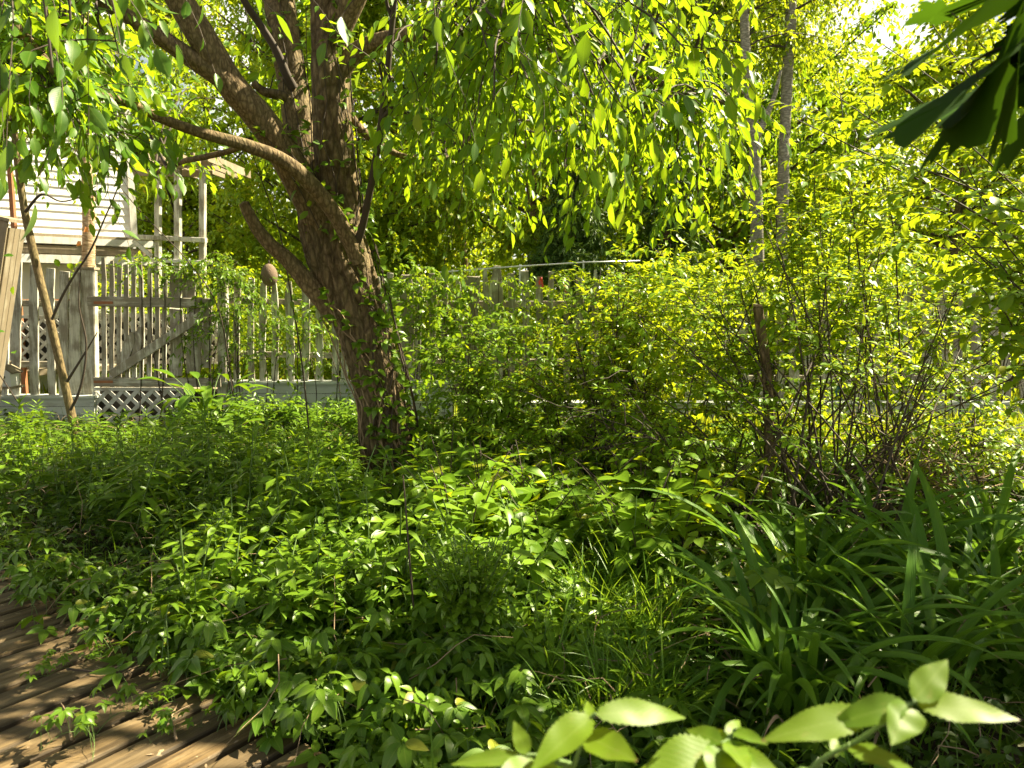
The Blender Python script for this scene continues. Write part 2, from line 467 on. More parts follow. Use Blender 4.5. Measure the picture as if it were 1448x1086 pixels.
M['front'] = leaf_mat('front_leaf', (.090, .180, .010), (.150, .240, .014), (.44, .52, .010), .45, .46, rib=.3, veins=True, blotch=.5)
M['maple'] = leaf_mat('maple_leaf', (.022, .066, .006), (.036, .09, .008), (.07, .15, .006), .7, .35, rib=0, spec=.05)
M['ivy'] = leaf_mat('vine_leaf', (.085, .185, .012), (.175, .290, .018), (.30, .42, .015), .33, .42, rib=.3)
M['bark'] = bark_mat('old_bark', (.068, .045, .021), (.190, .135, .068), (.32, .24, .135), (13, 13, 4.6), 1.0, .18)
M['limb'] = bark_mat('limb_bark', (.085, .056, .026), (.215, .150, .075), (.34, .255, .14), (22, 22, 9), .5, .2, .01)
M['twig'] = flat_mat('twig_bark', (.055, .038, .024), .8, sc=30)
M['redtwig'] = flat_mat('shrub_bark', (.050, .034, .020), .75, sc=30)
M['drytwig'] = flat_mat('dry_twig', (.26, .18, .105), .85, sc=30)
M['stem'] = flat_mat('green_stem', (.10, .17, .035), .6, sc=30)
M['sapling'] = bark_mat('sapling_bark', (.12, .085, .04), (.22, .16, .075), (.30, .23, .11), (30, 30, 8), .4, .3, .006)
M['pale'] = bark_mat('pale_bark', (.16, .14, .11), (.33, .30, .25), (.45, .42, .36), (6, 6, 14), .3, .2, .01)
M['birch'] = bark_mat('birch_bark', (.28, .16, .07), (.56, .40, .24), (.68, .58, .45), (5, 5, 22), .4, 0, .01)
M['peel'] = flat_mat('peeling_bark', (.62, .30, .10), .6, sc=20)
M['picket'] = wood_mat('weathered_picket', (.80, .78, .66), (.27, .24, .18), .42, (30, 30, 2.2))
M['gate'] = wood_mat('weathered_gate', (.76, .74, .64), (.26, .23, .175), .55, (30, 30, 2.2))
M['rail'] = wood_mat('weathered_rail', (.74, .72, .61), (.25, .22, .165), .6, (2.2, 30, 30))
M['skirt'] = wood_mat('skirting_paint', (.62, .66, .60), (.3, .3, .25), .12, (1.5, 20, 20), dirt=.3)
M['siding'] = wood_mat('white_siding', (.82, .82, .80), (.7, .7, .68), .0, (1, 10, 10), dirt=.06)
M['whitewood'] = wood_mat('white_wood', (.72, .71, .66), (.45, .42, .36), .25, (20, 20, 3), dirt=.2)
M['lattice'] = wood_mat('lattice_wood', (.66, .66, .62), (.35, .32, .27), .25, (8, 8, 8), dirt=.25)
M['oldwood'] = wood_mat('old_grey_wood', (.44, .38, .27), (.25, .20, .13), .55, (24, 24, 2))
M['rust'] = flat_mat('rusty_metal', (.30, .12, .05), .8, sc=20)
M['steel'] = flat_mat('galvanised_pipe', (.55, .57, .60), .35, .8, sc=30, var=.15, bump=.03)
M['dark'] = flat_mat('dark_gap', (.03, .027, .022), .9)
M['wicker'] = flat_mat('woven_wicker', (.16, .11, .07), .9, sc=60, var=.5, bump=.6)
M['red'] = flat_mat('red_ribbon', (.65, .06, .04), .6, sc=30)
M['blue'] = flat_mat('blue_ribbon', (.05, .16, .40), .4, sc=30)
M['terracotta'] = flat_mat('brick_red', (.42, .14, .08), .8, sc=25)

def deck_mat():
    m, nt, out = mat('deck_boards')
    tc = N_(nt, 'ShaderNodeTexCoord'); at = N_(nt, 'ShaderNodeAttribute', attribute_name='luv')
    sep = N_(nt, 'ShaderNodeSeparateXYZ'); nt.links.new(at.outputs['Vector'], sep.inputs[0])
    ad = N_(nt, 'ShaderNodeVectorMath', operation='ADD'); nt.links.new(tc.outputs['Object'], ad.inputs[0])
    cb = N_(nt, 'ShaderNodeCombineXYZ'); nt.links.new(math_(nt, 'MULTIPLY', sep.outputs[2], 31.0), cb.inputs[0]); nt.links.new(cb.outputs[0], ad.inputs[1])
    v = mapping(nt, ad.outputs[0], (1.6, 34, 34))
    g = noise(nt, v, 1.0, 7, .7, .12)
    g2 = noise(nt, mapping(nt, ad.outputs[0], (5, 90, 90)), 1.0, 4, .7)
    patch = noise(nt, mapping(nt, ad.outputs[0], (2.2, 10, 10)), 1.0, 5, .65, .2)
    col = ramp(nt, g, [(.28, (.022, .013, .006)), (.45, (.088, .054, .021)), (.58, (.16, .102, .040)), (.75, (.26, .178, .078))])
    col = mixc(nt, ramp(nt, patch, [(.50, (0, 0, 0)), (.60, (.75, .75, .75))]), col, mixc(nt, g2, (.14, .098, .050), (.33, .235, .115)))
    col = mixc(nt, math_(nt, 'MULTIPLY', sep.outputs[2], .65), col, mixc(nt, g, (.040, .027, .013), (.135, .098, .050)))
    col = mixc(nt, ramp(nt, noise(nt, tc.outputs['Object'], 26, 3), [(.66, (0, 0, 0)), (.70, (1, 1, 1))]), col, (.33, .25, .14))
    ed = math_(nt, 'MULTIPLY', ramp(nt, math_(nt, 'ADD', sep.outputs[1], math_(nt, 'MULTIPLY', g2, .35)), [(.80, (0, 0, 0)), (1.15 if False else 1.0, (1, 1, 1))]), .6)
    col = mixc(nt, ed, col, (.022, .016, .009))
    col = mixc(nt, sep.outputs[0], col, (.02, .016, .013))
    ps = N_(nt, 'ShaderNodeBsdfPrincipled'); ps.inputs['Roughness'].default_value = .7; ps.inputs['Specular IOR Level'].default_value = .35
    nt.links.new(col, ps.inputs['Base Color'])
    b = N_(nt, 'ShaderNodeBump'); b.inputs['Strength'].default_value = .7; b.inputs['Distance'].default_value = .008
    nt.links.new(math_(nt, 'ADD', g, math_(nt, 'MULTIPLY', g2, .5)), b.inputs['Height']); nt.links.new(b.outputs[0], ps.inputs['Normal'])
    nt.links.new(ps.outputs[0], out.inputs[0]); return m
M['deck'] = deck_mat()

def ground_mat():
    m, nt, out = mat('soil_and_lawn')
    tc = N_(nt, 'ShaderNodeTexCoord'); g = N_(nt, 'ShaderNodeNewGeometry')
    sep = N_(nt, 'ShaderNodeSeparateXYZ'); nt.links.new(g.outputs['Position'], sep.inputs[0])
    n1 = noise(nt, g.outputs['Position'], 7, 8, .7); n2 = noise(nt, g.outputs['Position'], 40, 4, .7)
    soil = ramp(nt, n1, [(.35, (.022, .016, .009)), (.55, (.055, .038, .020)), (.7, (.10, .075, .035))])
    soil = mixc(nt, ramp(nt, n2, [(.55, (0, 0, 0)), (.65, (.6, .6, .6))]), soil, (.14, .10, .05))
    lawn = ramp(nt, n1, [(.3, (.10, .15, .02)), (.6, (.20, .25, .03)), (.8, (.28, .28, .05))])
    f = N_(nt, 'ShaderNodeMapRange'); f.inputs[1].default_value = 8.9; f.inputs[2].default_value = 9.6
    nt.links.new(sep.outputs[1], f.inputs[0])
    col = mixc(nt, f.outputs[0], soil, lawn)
    ps = N_(nt, 'ShaderNodeBsdfPrincipled'); ps.inputs['Roughness'].default_value = .95; ps.inputs['Specular IOR Level'].default_value = .2
    nt.links.new(col, ps.inputs['Base Color'])
    b = N_(nt, 'ShaderNodeBump'); b.inputs['Strength'].default_value = .8; b.inputs['Distance'].default_value = .03
    nt.links.new(n1, b.inputs['Height']); nt.links.new(b.outputs[0], ps.inputs['Normal'])
    nt.links.new(ps.outputs[0], out.inputs[0]); return m
M['ground'] = ground_mat()

# ------------------------------------------------------------------ ground and deck
def ground():
    n = 130
    g = np.sign(np.linspace(-1, 1, n)) * np.abs(np.linspace(-1, 1, n)) ** 3 * 400
    X, Y = np.meshgrid(g, g + 5)
    near = np.exp(-((X / 12) ** 2 + ((Y - 6) / 12) ** 2))
    Z = GZ + near * (.02 * np.sin(2.1 * X + 1) * np.sin(1.7 * Y) + .015 * np.sin(5 * X) * np.sin(4.3 * Y + 2)) - .02
    V = np.stack([X, Y, Z], -1).reshape(-1, 3)
    i = np.arange(n - 1)[:, None] * n + np.arange(n - 1)[None]
    Q = np.stack([i, i + 1, i + n + 1, i + n], -1).reshape(-1, 4)
    mb = MB().add(V, None, Q)
    o = mb.build('ground', M['ground']); tag(o, 'dark garden soil running back to a sunlit lawn', kind='structure')
ground()

DK_A = math.radians(36.6)
DK_D = np.array([math.sin(DK_A), math.cos(DK_A), 0]); DK_E = np.array([-DK_D[1], DK_D[0], 0]); DK_O = np.array([-.83, 2.43, 0])
def on_deck(x, y, margin=0.0):
    r = np.array([x, y, 0]) - DK_O
    return r.dot(DK_D) < margin and -1.3 < r.dot(DK_E) < 7.5
def deck():
    mb = MB(); w = .152; k = 0; t = -1.2
    while t < 7.2:
        ww = w * U(.94, 1.05)
        end = rng.normal(0, .02); Lb = 5.6
        n = 24; xs = np.linspace(end, -Lb, n)
        y0, y1 = t + .010, t + ww - .010
        zz = rng.normal(0, .004); cup = U(-.003, .004)
        pro = [(y0, -.035), (y0, -.008), (y0 + .010, 0), ((y0 + y1) / 2, cup), (y1 - .010, 0), (y1, -.008), (y1, -.035)]
        j = rng.normal(0, .0018, (n, 2))
        V = np.array([(x, y + j[i, 0 if q < 3 else 1], z + zz + .002 * math.sin(x * 2 + k)) for i, x in enumerate(xs) for q, (y, z) in enumerate(pro)])
        m = len(pro)
        Q = [(i * m + q, i * m + q + 1, i * m + m + q + 1, i * m + m + q) for i in range(n - 1) for q in range(m - 1)]
        T = [(0, q + 1, q) for q in range(1, m - 1)]
        Aq = np.tile([[0, 0, rng.random()]], (len(V), 1)); Aq[:, 1] = np.tile([1, 1, .55, 0, .55, 1, 1], n)
        mb.add(V, T, Q, A=Aq)
        for x in (-.08, -.9, -1.8, -2.7):
            for yn in (t + ww * .25, t + ww * .75):
                cx, cy_ = x + rng.normal(0, .006), yn + rng.normal(0, .006); a6 = np.arange(6) * PI / 3
                mb.add(np.column_stack([cx + .0045 * np.cos(a6), cy_ + .0045 * np.sin(a6), np.full(6, zz + cup + .002)]), [(0, i, i + 1) for i in range(1, 5)], None, A=np.tile([[1, 0, 0]], (6, 1)))
        t += ww; k += 1
    for x in (-.08, -.9, -1.8, -2.7):
        if False: pass
        box(mb, (x, 3, -.075), (.02, 4.1, .036))
    o = mb.build('deck', M['deck'], smooth=False)
    o.location = Vector(DK_O); o.rotation_euler = (0, 0, math.atan2(DK_D[1], DK_D[0]))
    tag(o, 'weathered brown plank deck with gaps between its boards', kind='structure')
deck()

# ------------------------------------------------------------------ fence, gate, house
FY = 8.8
def fp(px, py, Y=FY): return P(px, py, Y)
def fence(name, label, pickets, rails, Y, mname='picket', posts=(), depth=.022):
    t = thing(name, label, 'fence', fp(pickets[0][0], 560, Y)); loc = np.array(t.location)
    for (px, y0, y1, wpx) in pickets:
        a = fp(px + rng.normal(0, 1.2), y1, Y); b = fp(px + rng.normal(0, 1.0), y0, Y)
        mb = MB(); picket(mb, a - loc, b - loc, wpx * Y / FPX, depth, point=random.choice([0, 0, .3, .5]))
        mb.build('picket', M[mname], t, smooth=False)
    for (xa, ya, xb, yb, hpx) in rails:
        mb = MB(); bar(mb, fp(xa, ya, Y + .045) - loc, fp(xb, yb, Y + .045) - loc, hpx * Y / FPX, .04, bev=.006)
        mb.build('rail', M['rail'], t, smooth=False)
    for (px, y0, y1, wpx) in posts:
        mb = MB(); bar(mb, fp(px, y1, Y + .06) - loc, fp(px, y0, Y + .06) - loc, wpx * Y / FPX, .09, bev=.008)
        mb.build('post', M[mname], t, smooth=False)
    return t
# left run beside the gate
pk = [(-52, 372, 562, 13), (-33, 374, 562, 13), (-14, 370, 561, 14), (5, 376, 560, 12), (25, 371, 560, 12), (49, 374, 560, 12), (73, 380, 560, 11), (91, 384, 560, 12), (109, 385, 558, 15)]
fence('picket_fence', 'grey white picket fence above the blue skirting, left of the gate', pk, [(-60, 427, 118, 430, 9), (-60, 514, 118, 516, 9)], FY)
pk = []
x = 318
while x < 500:
    pk.append((x, 396 + rng.normal(0, 4), 540 + rng.normal(0, 2), U(8.5, 11))); x += 19.5 + rng.normal(0, 1.5)
fence('picket_fence', 'peeling picket fence between the vine covered gate end and the leaning trunk', pk, [(312, 424, 505, 430, 8), (312, 500, 505, 503, 8)], FY + .15)
pk = []
x = 512
while x < 905:
    pk.append((x, 386 + rng.normal(0, 6), 560 + rng.normal(0, 2), random.choice([8, 9, 10, 10, 19]))); x += 19 + rng.normal(0, 2)
fence('picket_fence', 'weathered picket fence with a metal pipe along its top behind the shrubs', pk, [(505, 430, 910, 430, 9), (505, 512, 910, 512, 9)], FY + .35, 'gate')
pk = []
x = 925
while x < 1540:
    pk.append((x, 400 + rng.normal(0, 6), 568 + rng.normal(0, 2), random.choice([11, 12, 13, 14]))); x += 24 + rng.normal(0, 2)
fence('picket_fence', 'pale picket fence glimpsed through the dark shrub stems on the right', pk, [(915, 434, 1560, 434, 9), (915, 535, 1560, 535, 9)], FY + .7, 'gate')
# pipe on top of the middle fence
t = thing('metal_pipe', 'thin shiny metal pipe running along the top of the weathered fence', 'pipe', fp(630, 384, FY + .30)); L0 = np.array(t.location)
mb = MB(); tubes(mb, np.array([fp(610, 386, FY + .30), fp(730, 377, FY + .30), fp(830, 371, FY + .30), fp(905, 369, FY + .3)]) - L0, np.full(4, .009), 8, True); mb.build('tube', M['steel'], t)
for px, py in ((640, 384), (735, 377), (825, 371)):
    mb = MB(); bar(mb, fp(px, py + 22, FY + .322) - L0, fp(px, py - 3, FY + .322) - L0, .02, .012); mb.build('bracket', M['steel'], t, smooth=False)

def skirting(label, px0, px1, y0, y1, Y, n):
    t = thing('skirting_wall', label, 'skirting', fp(px0, y1, Y)); loc = np.array(t.location)
    for k in range(n):
        ya = y0 + (y1 - y0) * k / n; yb = y0 + (y1 - y0) * (k + 1) / n - .6
        mb = MB(); a = fp(px0, (ya + yb) / 2, Y); b = fp(px1, (ya + yb) / 2, Y); h = abs(fp(px0, ya, Y)[2] - fp(px0, yb, Y)[2])
        R = np.eye(3); ca, sa = math.cos(.14), math.sin(.14)
        box(mb, (a + b) / 2 - loc, ((b[0] - a[0]) / 2, .012, h / 2), np.array([[1, 0, 0], [0, ca, -sa], [0, sa, ca]]))
        mb.build('board', M['skirt'], t, smooth=False)
    mb = MB(); a = fp(px0, y0 - 2, Y); b = fp(px1, y0 - 2, Y)
    box(mb, (a + b) / 2 - loc + np.array([0, .05, 0]), ((b[0] - a[0]) / 2 + .02, .11, .014)); mb.build('cap', M['skirt'], t, smooth=False)
    mb = MB(); box(mb, (a + b) / 2 - loc + np.array([0, .12, (GZ - .1 - a[2]) / 2]), ((b[0] - a[0]) / 2, .05, (a[2] - GZ) / 2 - .02)); mb.build('dark_backing', M['dark'], t, smooth=False)
skirting('pale blue lapped skirting boards under the left picket fence', -70, 134, 563, 612, FY - .08, 4)
skirting('pale skirting boards below the fence beside the leaning trunk', 318, 640, 543, 598, FY + .05, 4)
skirting('pale skirting boards low behind the dark stemmed shrub', 650, 1560, 572, 612, FY + .5, 3)

# gate
def gate():
    Y = FY - .03
    t = thing('wooden_gate', 'weathered grey picket gate with a diagonal brace and missing boards', 'gate', fp(215, 548, Y)); loc = np.array(t.location)
    for px in np.arange(148, 238, 10.6):
        mb = MB(); picket(mb, fp(px + rng.normal(0, .6), 536, Y) - loc, fp(px + rng.normal(0, .8), 372 + rng.normal(0, 2.5), Y) - loc, .052, .018, point=random.choice([0, .3]), jit=.002)
        mb.build('picket', M['gate'], t, smooth=False)
    for (px, y0, y1, w) in ((248, 436, 531, 19), (273, 434, 528, 19), (247, 385, 421, 17), (268, 386, 422, 18), (292, 440, 520, 12)):
        mb = MB(); picket(mb, fp(px, y1, Y) - loc, fp(px + 1, y0, Y) - loc, w * Y / FPX, .02, jit=.007); mb.build('wide_board', M['gate'], t, smooth=False)
    for (xa, ya, xb, yb, w) in ((176, 524, 188, 470, 14), (189, 520, 199, 462, 10)):
        mb = MB(); picket(mb, fp(xa, ya, Y - .03) - loc, fp(xb, yb, Y - .03) - loc, w * Y / FPX, .018, point=.7, jit=.008); mb.build('broken_board', M['gate'], t, smooth=False)
    for (xa, ya, xb, yb, h) in ((125, 426, 300, 429, 14), (134, 540, 312, 541, 13)):
        mb = MB(); bar(mb, fp(xa, ya, Y - .05) - loc, fp(xb, yb, Y - .05) - loc, h * Y / FPX, .04, bev=.008); mb.build('rail', M['rail'], t, smooth=False)
    mb = MB(); bar(mb, fp(158, 530, Y - .09) - loc, fp(298, 438, Y - .09) - loc, 12.5 * Y / FPX, .035, bev=.006); mb.build('brace', M['gate'], t, smooth=False)
    for py in (428, 540):
        mb = MB(); bar(mb, fp(133, py, Y - .078) - loc, fp(160, py, Y - .078) - loc, .03, .008); mb.build('hinge', M['rust'], t, smooth=False)
gate()
t = thing('gate_post', 'thick grey post the gate hangs on, beside the left pickets', 'post', fp(128, 552, FY)); L0 = np.array(t.location)
mb = MB(); bar(mb, fp(128, 566, FY + .06) - L0, fp(125, 382, FY + .06) - L0, .19, .10, bev=.012, jit=.004); mb.build('shaft', M['picket'], t, smooth=False)
mb = MB(); box(mb, fp(125, 380, FY + .06) - L0, (.105, .06, .014)); mb.build('post_cap', M['oldwood'], t, smooth=False)
t = thing('gate_post', 'grey latch post half buried in vine at the gate end', 'post', fp(316, 552, FY)); L0 = np.array(t.location)
mb = MB(); bar(mb, fp(316, 566, FY + .06) - L0, fp(316, 385, FY + .06) - L0, .11, .10, bev=.01); mb.build('shaft', M['picket'], t, smooth=False)
mb = MB(); box(mb, fp(316, 383, FY + .06) - L0, (.065, .06, .012)); mb.build('post_cap', M['oldwood'], t, smooth=False)

def lattice(label, px0, px1, y0, y1, Y, step=.105, w=.034, back=True):
    t = thing('lattice_panel', label, 'lattice', fp((px0 + px1) / 2, y1, Y)); loc = np.array(t.location)
    a = fp(px0, y1, Y); b = fp(px1, y0, Y); x0, x1, z0, z1 = a[0], b[0], a[2], b[2]; W = x1 - x0; H = z1 - z0
    for sgn, dy in ((1, 0), (-1, .009)):
        mb = MB(); c = -H
        while c < W + H:
            pts = []
            for s in (0.0, 1.0):
                pass
            # strip x = x0 + c + s*sgn..., clip to the rectangle
            if sgn > 0: s0 = max(0, -c); s1 = min(H, W - c); p0 = (x0 + c + s0, z0 + s0); p1 = (x0 + c + s1, z0 + s1)
            else: s0 = max(0, c - W); s1 = min(H, c); p0 = (x0 + c - s0, z0 + s0); p1 = (x0 + c - s1, z0 + s1)
            if s1 - s0 > .02:
                bar(mb, np.array([p0[0], Y + dy, p0[1]]) - loc, np.array([p1[0], Y + dy, p1[1]]) - loc, w, .008)
            c += step * 1.414
        mb.build('slats', M['lattice'], t, smooth=False)['kind'] = 'stuff'
    if back:
        mb = MB(); box(mb, np.array([(x0 + x1) / 2, Y + .10, (z0 + z1) / 2]) - loc, (W / 2 - .01, .01, H / 2 - .01)); mb.build('dark_backing', M['dark'], t, smooth=False)  # dark sheet paints the shade behind the slats
    for (p, q) in (((x0, z0), (x1, z0)), ((x0, z1), (x1, z1)), ((x0, z0 + .03), (x0, z1 - .03)), ((x1, z0 + .03), (x1, z1 - .03))):
        mb = MB(); bar(mb, np.array([p[0], Y - .012, p[1]]) - loc, np.array([q[0], Y - .012, q[1]]) - loc, .04, .012); mb.build('frame', M['lattice'], t, smooth=False)
    return t
lattice('pale diamond lattice skirting below the gate', 138, 258, 550, 604, FY - .03, .125, .046)
mb = MB(); a = fp(130, 552, FY + .25); b = fp(320, 552, FY + .25)
t = thing('walkway', 'dark board walk edge behind the low lattice', 'walkway', (a + b) / 2)
mb = MB(); box(mb, (0, .5, 0), ((b[0] - a[0]) / 2, .5, .02)); mb.build('board_floor', M['oldwood'], t, smooth=False)
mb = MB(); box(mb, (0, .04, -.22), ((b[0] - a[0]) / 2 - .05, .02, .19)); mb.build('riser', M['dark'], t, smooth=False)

# house with lapped siding, porch beam and lattice
HY = 12.0
def house():
    k = 1.0; an = math.atan(k)
    A0 = P(198, 415, HY + .5); A0[2] = 0
    t = thing('white_house', 'white clapboard house end glimpsed past the gate through the leaves', 'house', (A0[0], A0[1], GZ), -math.pi + an)
    # local x runs from the right corner to the left, local y faces the camera side
    dx = np.array([-math.cos(an), -math.sin(an), 0]); dn = np.array([math.sin(an), -math.cos(an), 0])
    t.rotation_euler = (0, 0, 0)
    R = np.array([dx, dn, [0, 0, 1]])
    def B(name, m, c, h):
        mb = MB(); box(mb, np.array(c) @ R, h, R); return mb.build(name, M[m], t, smooth=False)
    mb = MB(); z = 2.50; Wd = 7.0
    while z < 7.6:
        V = np.array([(0, 0.0, z), (Wd, 0.0, z), (Wd, .002, z + .125), (0, .002, z + .125), (0, .020, z), (Wd, .020, z)])
        mb.add(V @ R, None, [(4, 5, 2, 3), (0, 1, 5, 4)], A=np.tile([[0, 0, rng.random()]], (6, 1))); z += .122
    mb.build('siding', M['siding'], t, smooth=False)
    B('wall', 'siding', (Wd / 2, -2.52, 3.9), (Wd / 2 - .01, 2.5, 3.85))
    B('corner_board', 'whitewood', (.045, .02, 5.1), (.05, .03, 2.6))
    B('porch_beam', 'oldwood', (Wd / 2, .35, 2.44), (Wd / 2, .36, .025))
    B('fascia', 'whitewood', (Wd / 2, .73, 2.37), (Wd / 2, .015, .05))
    B('soffit', 'oldwood', (Wd / 2, .36, 2.24), (Wd / 2, .3, .06))
    B('lower_beam', 'whitewood', (Wd / 2, .70, 2.10), (Wd / 2, .04, .06))
    B('porch_wall', 'siding', (Wd / 2, .02, 1.05), (Wd / 2, .02, 1.0))
    for x in (.9, 2.4, 3.9):
        B('porch_post', 'whitewood', (x, .70, 1.1), (.05, .05, .94))
    B('porch_rail', 'rust', (Wd / 2, .72, 1.48), (Wd / 2, .03, .035))
    B('porch_floor', 'oldwood', (Wd / 2, .40, .45), (Wd / 2, .4, .04))
    # gable roof
    mb = MB()
    for s in (-1, 1):
        V = np.array([(-.4, .35, 7.75), (Wd + .3, .35, 7.75), (Wd + .3, -2.5, 9.6), (-.4, -2.5, 9.6)]) if s < 0 else np.array([(-.4, -5.35, 7.75), (Wd + .3, -5.35, 7.75), (Wd + .3, -2.5, 9.6), (-.4, -2.5, 9.6)])
        V = np.vstack([V, V - np.array([0, 0, .12])])
        mb.add(V @ R, None, [(0, 1, 2, 3), (7, 6, 5, 4), (0, 4, 5, 1), (1, 5, 6, 2), (2, 6, 7, 3), (3, 7, 4, 0)])
    mb.build('roof', M['oldwood'], t, smooth=False)
house()
lattice('white diamond lattice under the house porch, seen between the left pickets', 18, 124, 448, 512, 9.5, .11, .036)
lattice('white diamond lattice under the house porch, seen through the gate', 132, 305, 446, 512, 9.5, .11, .036)
# pergola / porch rail right of the house
def pergola():
    Y = 11.2
    t = thing('pergola', 'pale wooden pergola with rail beside the white house', 'pergola', P(245, 560, Y)); loc = np.array(t.location)
    def bb(name, m, xa, ya, xb, yb, w, d=.09, dy=0):
        mb = MB(); bar(mb, P(xa, ya, Y + dy) - loc, P(xb, yb, Y + dy) - loc, w, d, bev=.006); return mb.build(name, M[m], t, smooth=False)
    for px, w in ((224, .075), (252, .085), (287, .08)):
        bb('post', 'picket', px, 560, px, 232, w)
    bb('top_beam', 'oldwood', 190, 226, 300, 232, .16, .05, -.08)
    bb('top_beam', 'oldwood', 190, 244, 300, 246, .10, .05, .5)
    for px in (205, 228, 250, 272, 292):
        mb = MB(); a = P(px, 222, Y - .35) - loc; b = P(px, 222, Y - .35) - loc + np.array([.05, 1.6, .0]); bar(mb, a, b, .045, .12, (0, 0, 1)); mb.build('rafter', M['oldwood'], t, smooth=False)
    bb('hand_rail', 'picket', 186, 335, 292, 340, .07, .10, -.07)
    bb('lower_rail', 'whitewood', 186, 366, 300, 372, .06, .05, -.07)
    bb('brace', 'whitewood', 189, 340, 214, 362, .06, .04, -.06)
pergola()

# tall grey cabinet at the left edge
def cabinet():
    Y = 7.9
    c = P(-84, 300, Y)
    t = thing('wooden_bin', 'leaning weathered grey board bin with a pale lid at the left edge', 'bin', (c[0], Y, GZ), 0); H = c[2] - GZ; t.rotation_euler = (0, math.radians(13), 0)
    hw = P(-36, 300, Y)[0] - c[0] - .20
    for k in range(3):
        mb = MB(); box(mb, (hw - .07 - k * .15 - .2 + .2, 0, H / 2), (.072, .014, H / 2), bev=.004); mb.build('front_board', M['oldwood'], t, smooth=False)
    for k in range(3):
        mb = MB(); box(mb, (hw + .012, .05 + k * .085, H / 2 - .03), (.012, .041, H / 2 - .03), bev=.004); mb.build('side_board', M['oldwood'], t, smooth=False)
    mb = MB(); box(mb, (hw + .002, -.022, H / 2 - .01), (.018, .008, H / 2 - .01)); mb.build('corner_strip', M['oldwood'], t, smooth=False)
    mb = MB(); box(mb, (hw - .22, .12, H + .02), (.27, .18, .016)); mb.build('lid', M['oldwood'], t, smooth=False)
cabinet()

def birdhouse():
    Y = FY - .20
    c = P(11, 533, Y)
    t = thing('bird_house', 'small white bird house with a dark heart hole on the fence ledge', 'bird house', c)
    mb = MB(); w, d, h = .085, .075, .105
    V = [(-w, -d, -h), (w, -d, -h), (w, d, -h), (-w, d, -h), (-w, -d, h * .6), (w, -d, h * .6), (w, d, h * .6), (-w, d, h * .6), (0, -d, h * 1.25), (0, d, h * 1.25)]
    mb.add(V, [(4, 5, 8), (7, 9, 6)], [(3, 2, 1, 0), (0, 1, 5, 4), (1, 2, 6, 5), (2, 3, 7, 6), (3, 0, 4, 7)]); mb.build('body', M['siding'], t, smooth=False)
    for s in (-1, 1):
        mb = MB(); bar(mb, (s * .005, 0, h * 1.32), (s * .125, 0, h * .48), .20, .014, (s * .5, 0, .8)); mb.build('roof', M['oldwood'], t, smooth=False)
    mb = MB(); th = np.linspace(0, 2 * PI, 28, endpoint=False)
    hx = .0016 * 16 * np.sin(th) ** 3; hz = .0016 * (13 * np.cos(th) - 5 * np.cos(2 * th) - 2 * np.cos(3 * th) - np.cos(4 * th))
    V = np.concatenate([np.column_stack([hx, np.full(28, -d - .004), hz]), np.column_stack([hx, np.full(28, -d + .002), hz]), [[0, -d - .004, .0]]])
    mb.add(V, [(56, i, (i + 1) % 28) for i in range(28)], [(i, 28 + i, 28 + (i + 1) % 28, (i + 1) % 28) for i in range(28)]); mb.build('heart_hole', M['dark'], t, smooth=False)
    mb = MB(); box(mb, (0, 0, -h - .012), (.13, .11, .011)); mb.build('ledge', M['oldwood'], t, smooth=False)
birdhouse()
# white box on the house wall, upper left
t = thing('wall_box', 'small white box fixed high by the house wall at the left edge', 'box', P(12, 222, 9.5)); 
mb = MB(); box(mb, (0, 0, 0), (.065, .06, .12), bev=.012); mb.build('body', M['siding'], t, smooth=False)
mb = MB(); box(mb, (0, -.004, .128), (.075, .07, .012)); mb.build('lid', M['whitewood'], t, smooth=False)
mb = MB(); bar(mb, (-.02, .05, -.12), (-.06, .05, P(12, 222, 9.5)[2] * -1 + GZ), .05, .05); mb.build('pole', M['rust'], t, smooth=False)

# egg shaped wicker ornament on a picket
def egg():
    c = P(381, 389, FY - .05)
    t = thing('wicker_egg', 'brown egg shaped wicker ornament perched on the fence top', 'ornament', c)
    mb = MB(); n, m = 40, 40
    for i in range(1): pass
    th = np.linspace(0, PI, n); ph = np.arange(m) / m * 2 * PI
    TH, PH = np.meshgrid(th, ph, indexing='ij')
    R = .093 * np.sin(TH) * (1 + .12 * np.cos(TH)) * (1 + .035 * np.sin(PH * 14 + 3.14 * (np.arange(n)[:, None] % 2)))
    V = np.stack([R * np.cos(PH), R * np.sin(PH), .132 * -np.cos(TH)], -1).reshape(-1, 3)
    k = np.arange(n - 1)[:, None] * m; j = np.arange(m)[None]; j2 = (j + 1) % m
    mb.add(V, None, np.stack([k + j, k + j2, k + m + j2, k + m + j], -1).reshape(-1, 4)); mb.build('shell', M['wicker'], t)
    mb = MB(); tubes(mb, [(0, 0, .12), (.005, 0, .15), (0, 0, .17)], [.008, .006, .005], 6, True); mb.build('cap', M['twig'], t)
    mb = MB(); tubes(mb, [(0, 0, -.12), (0, .01, -.22)], [.01, .01], 6, True); mb.build('peg', M['twig'], t)
egg()
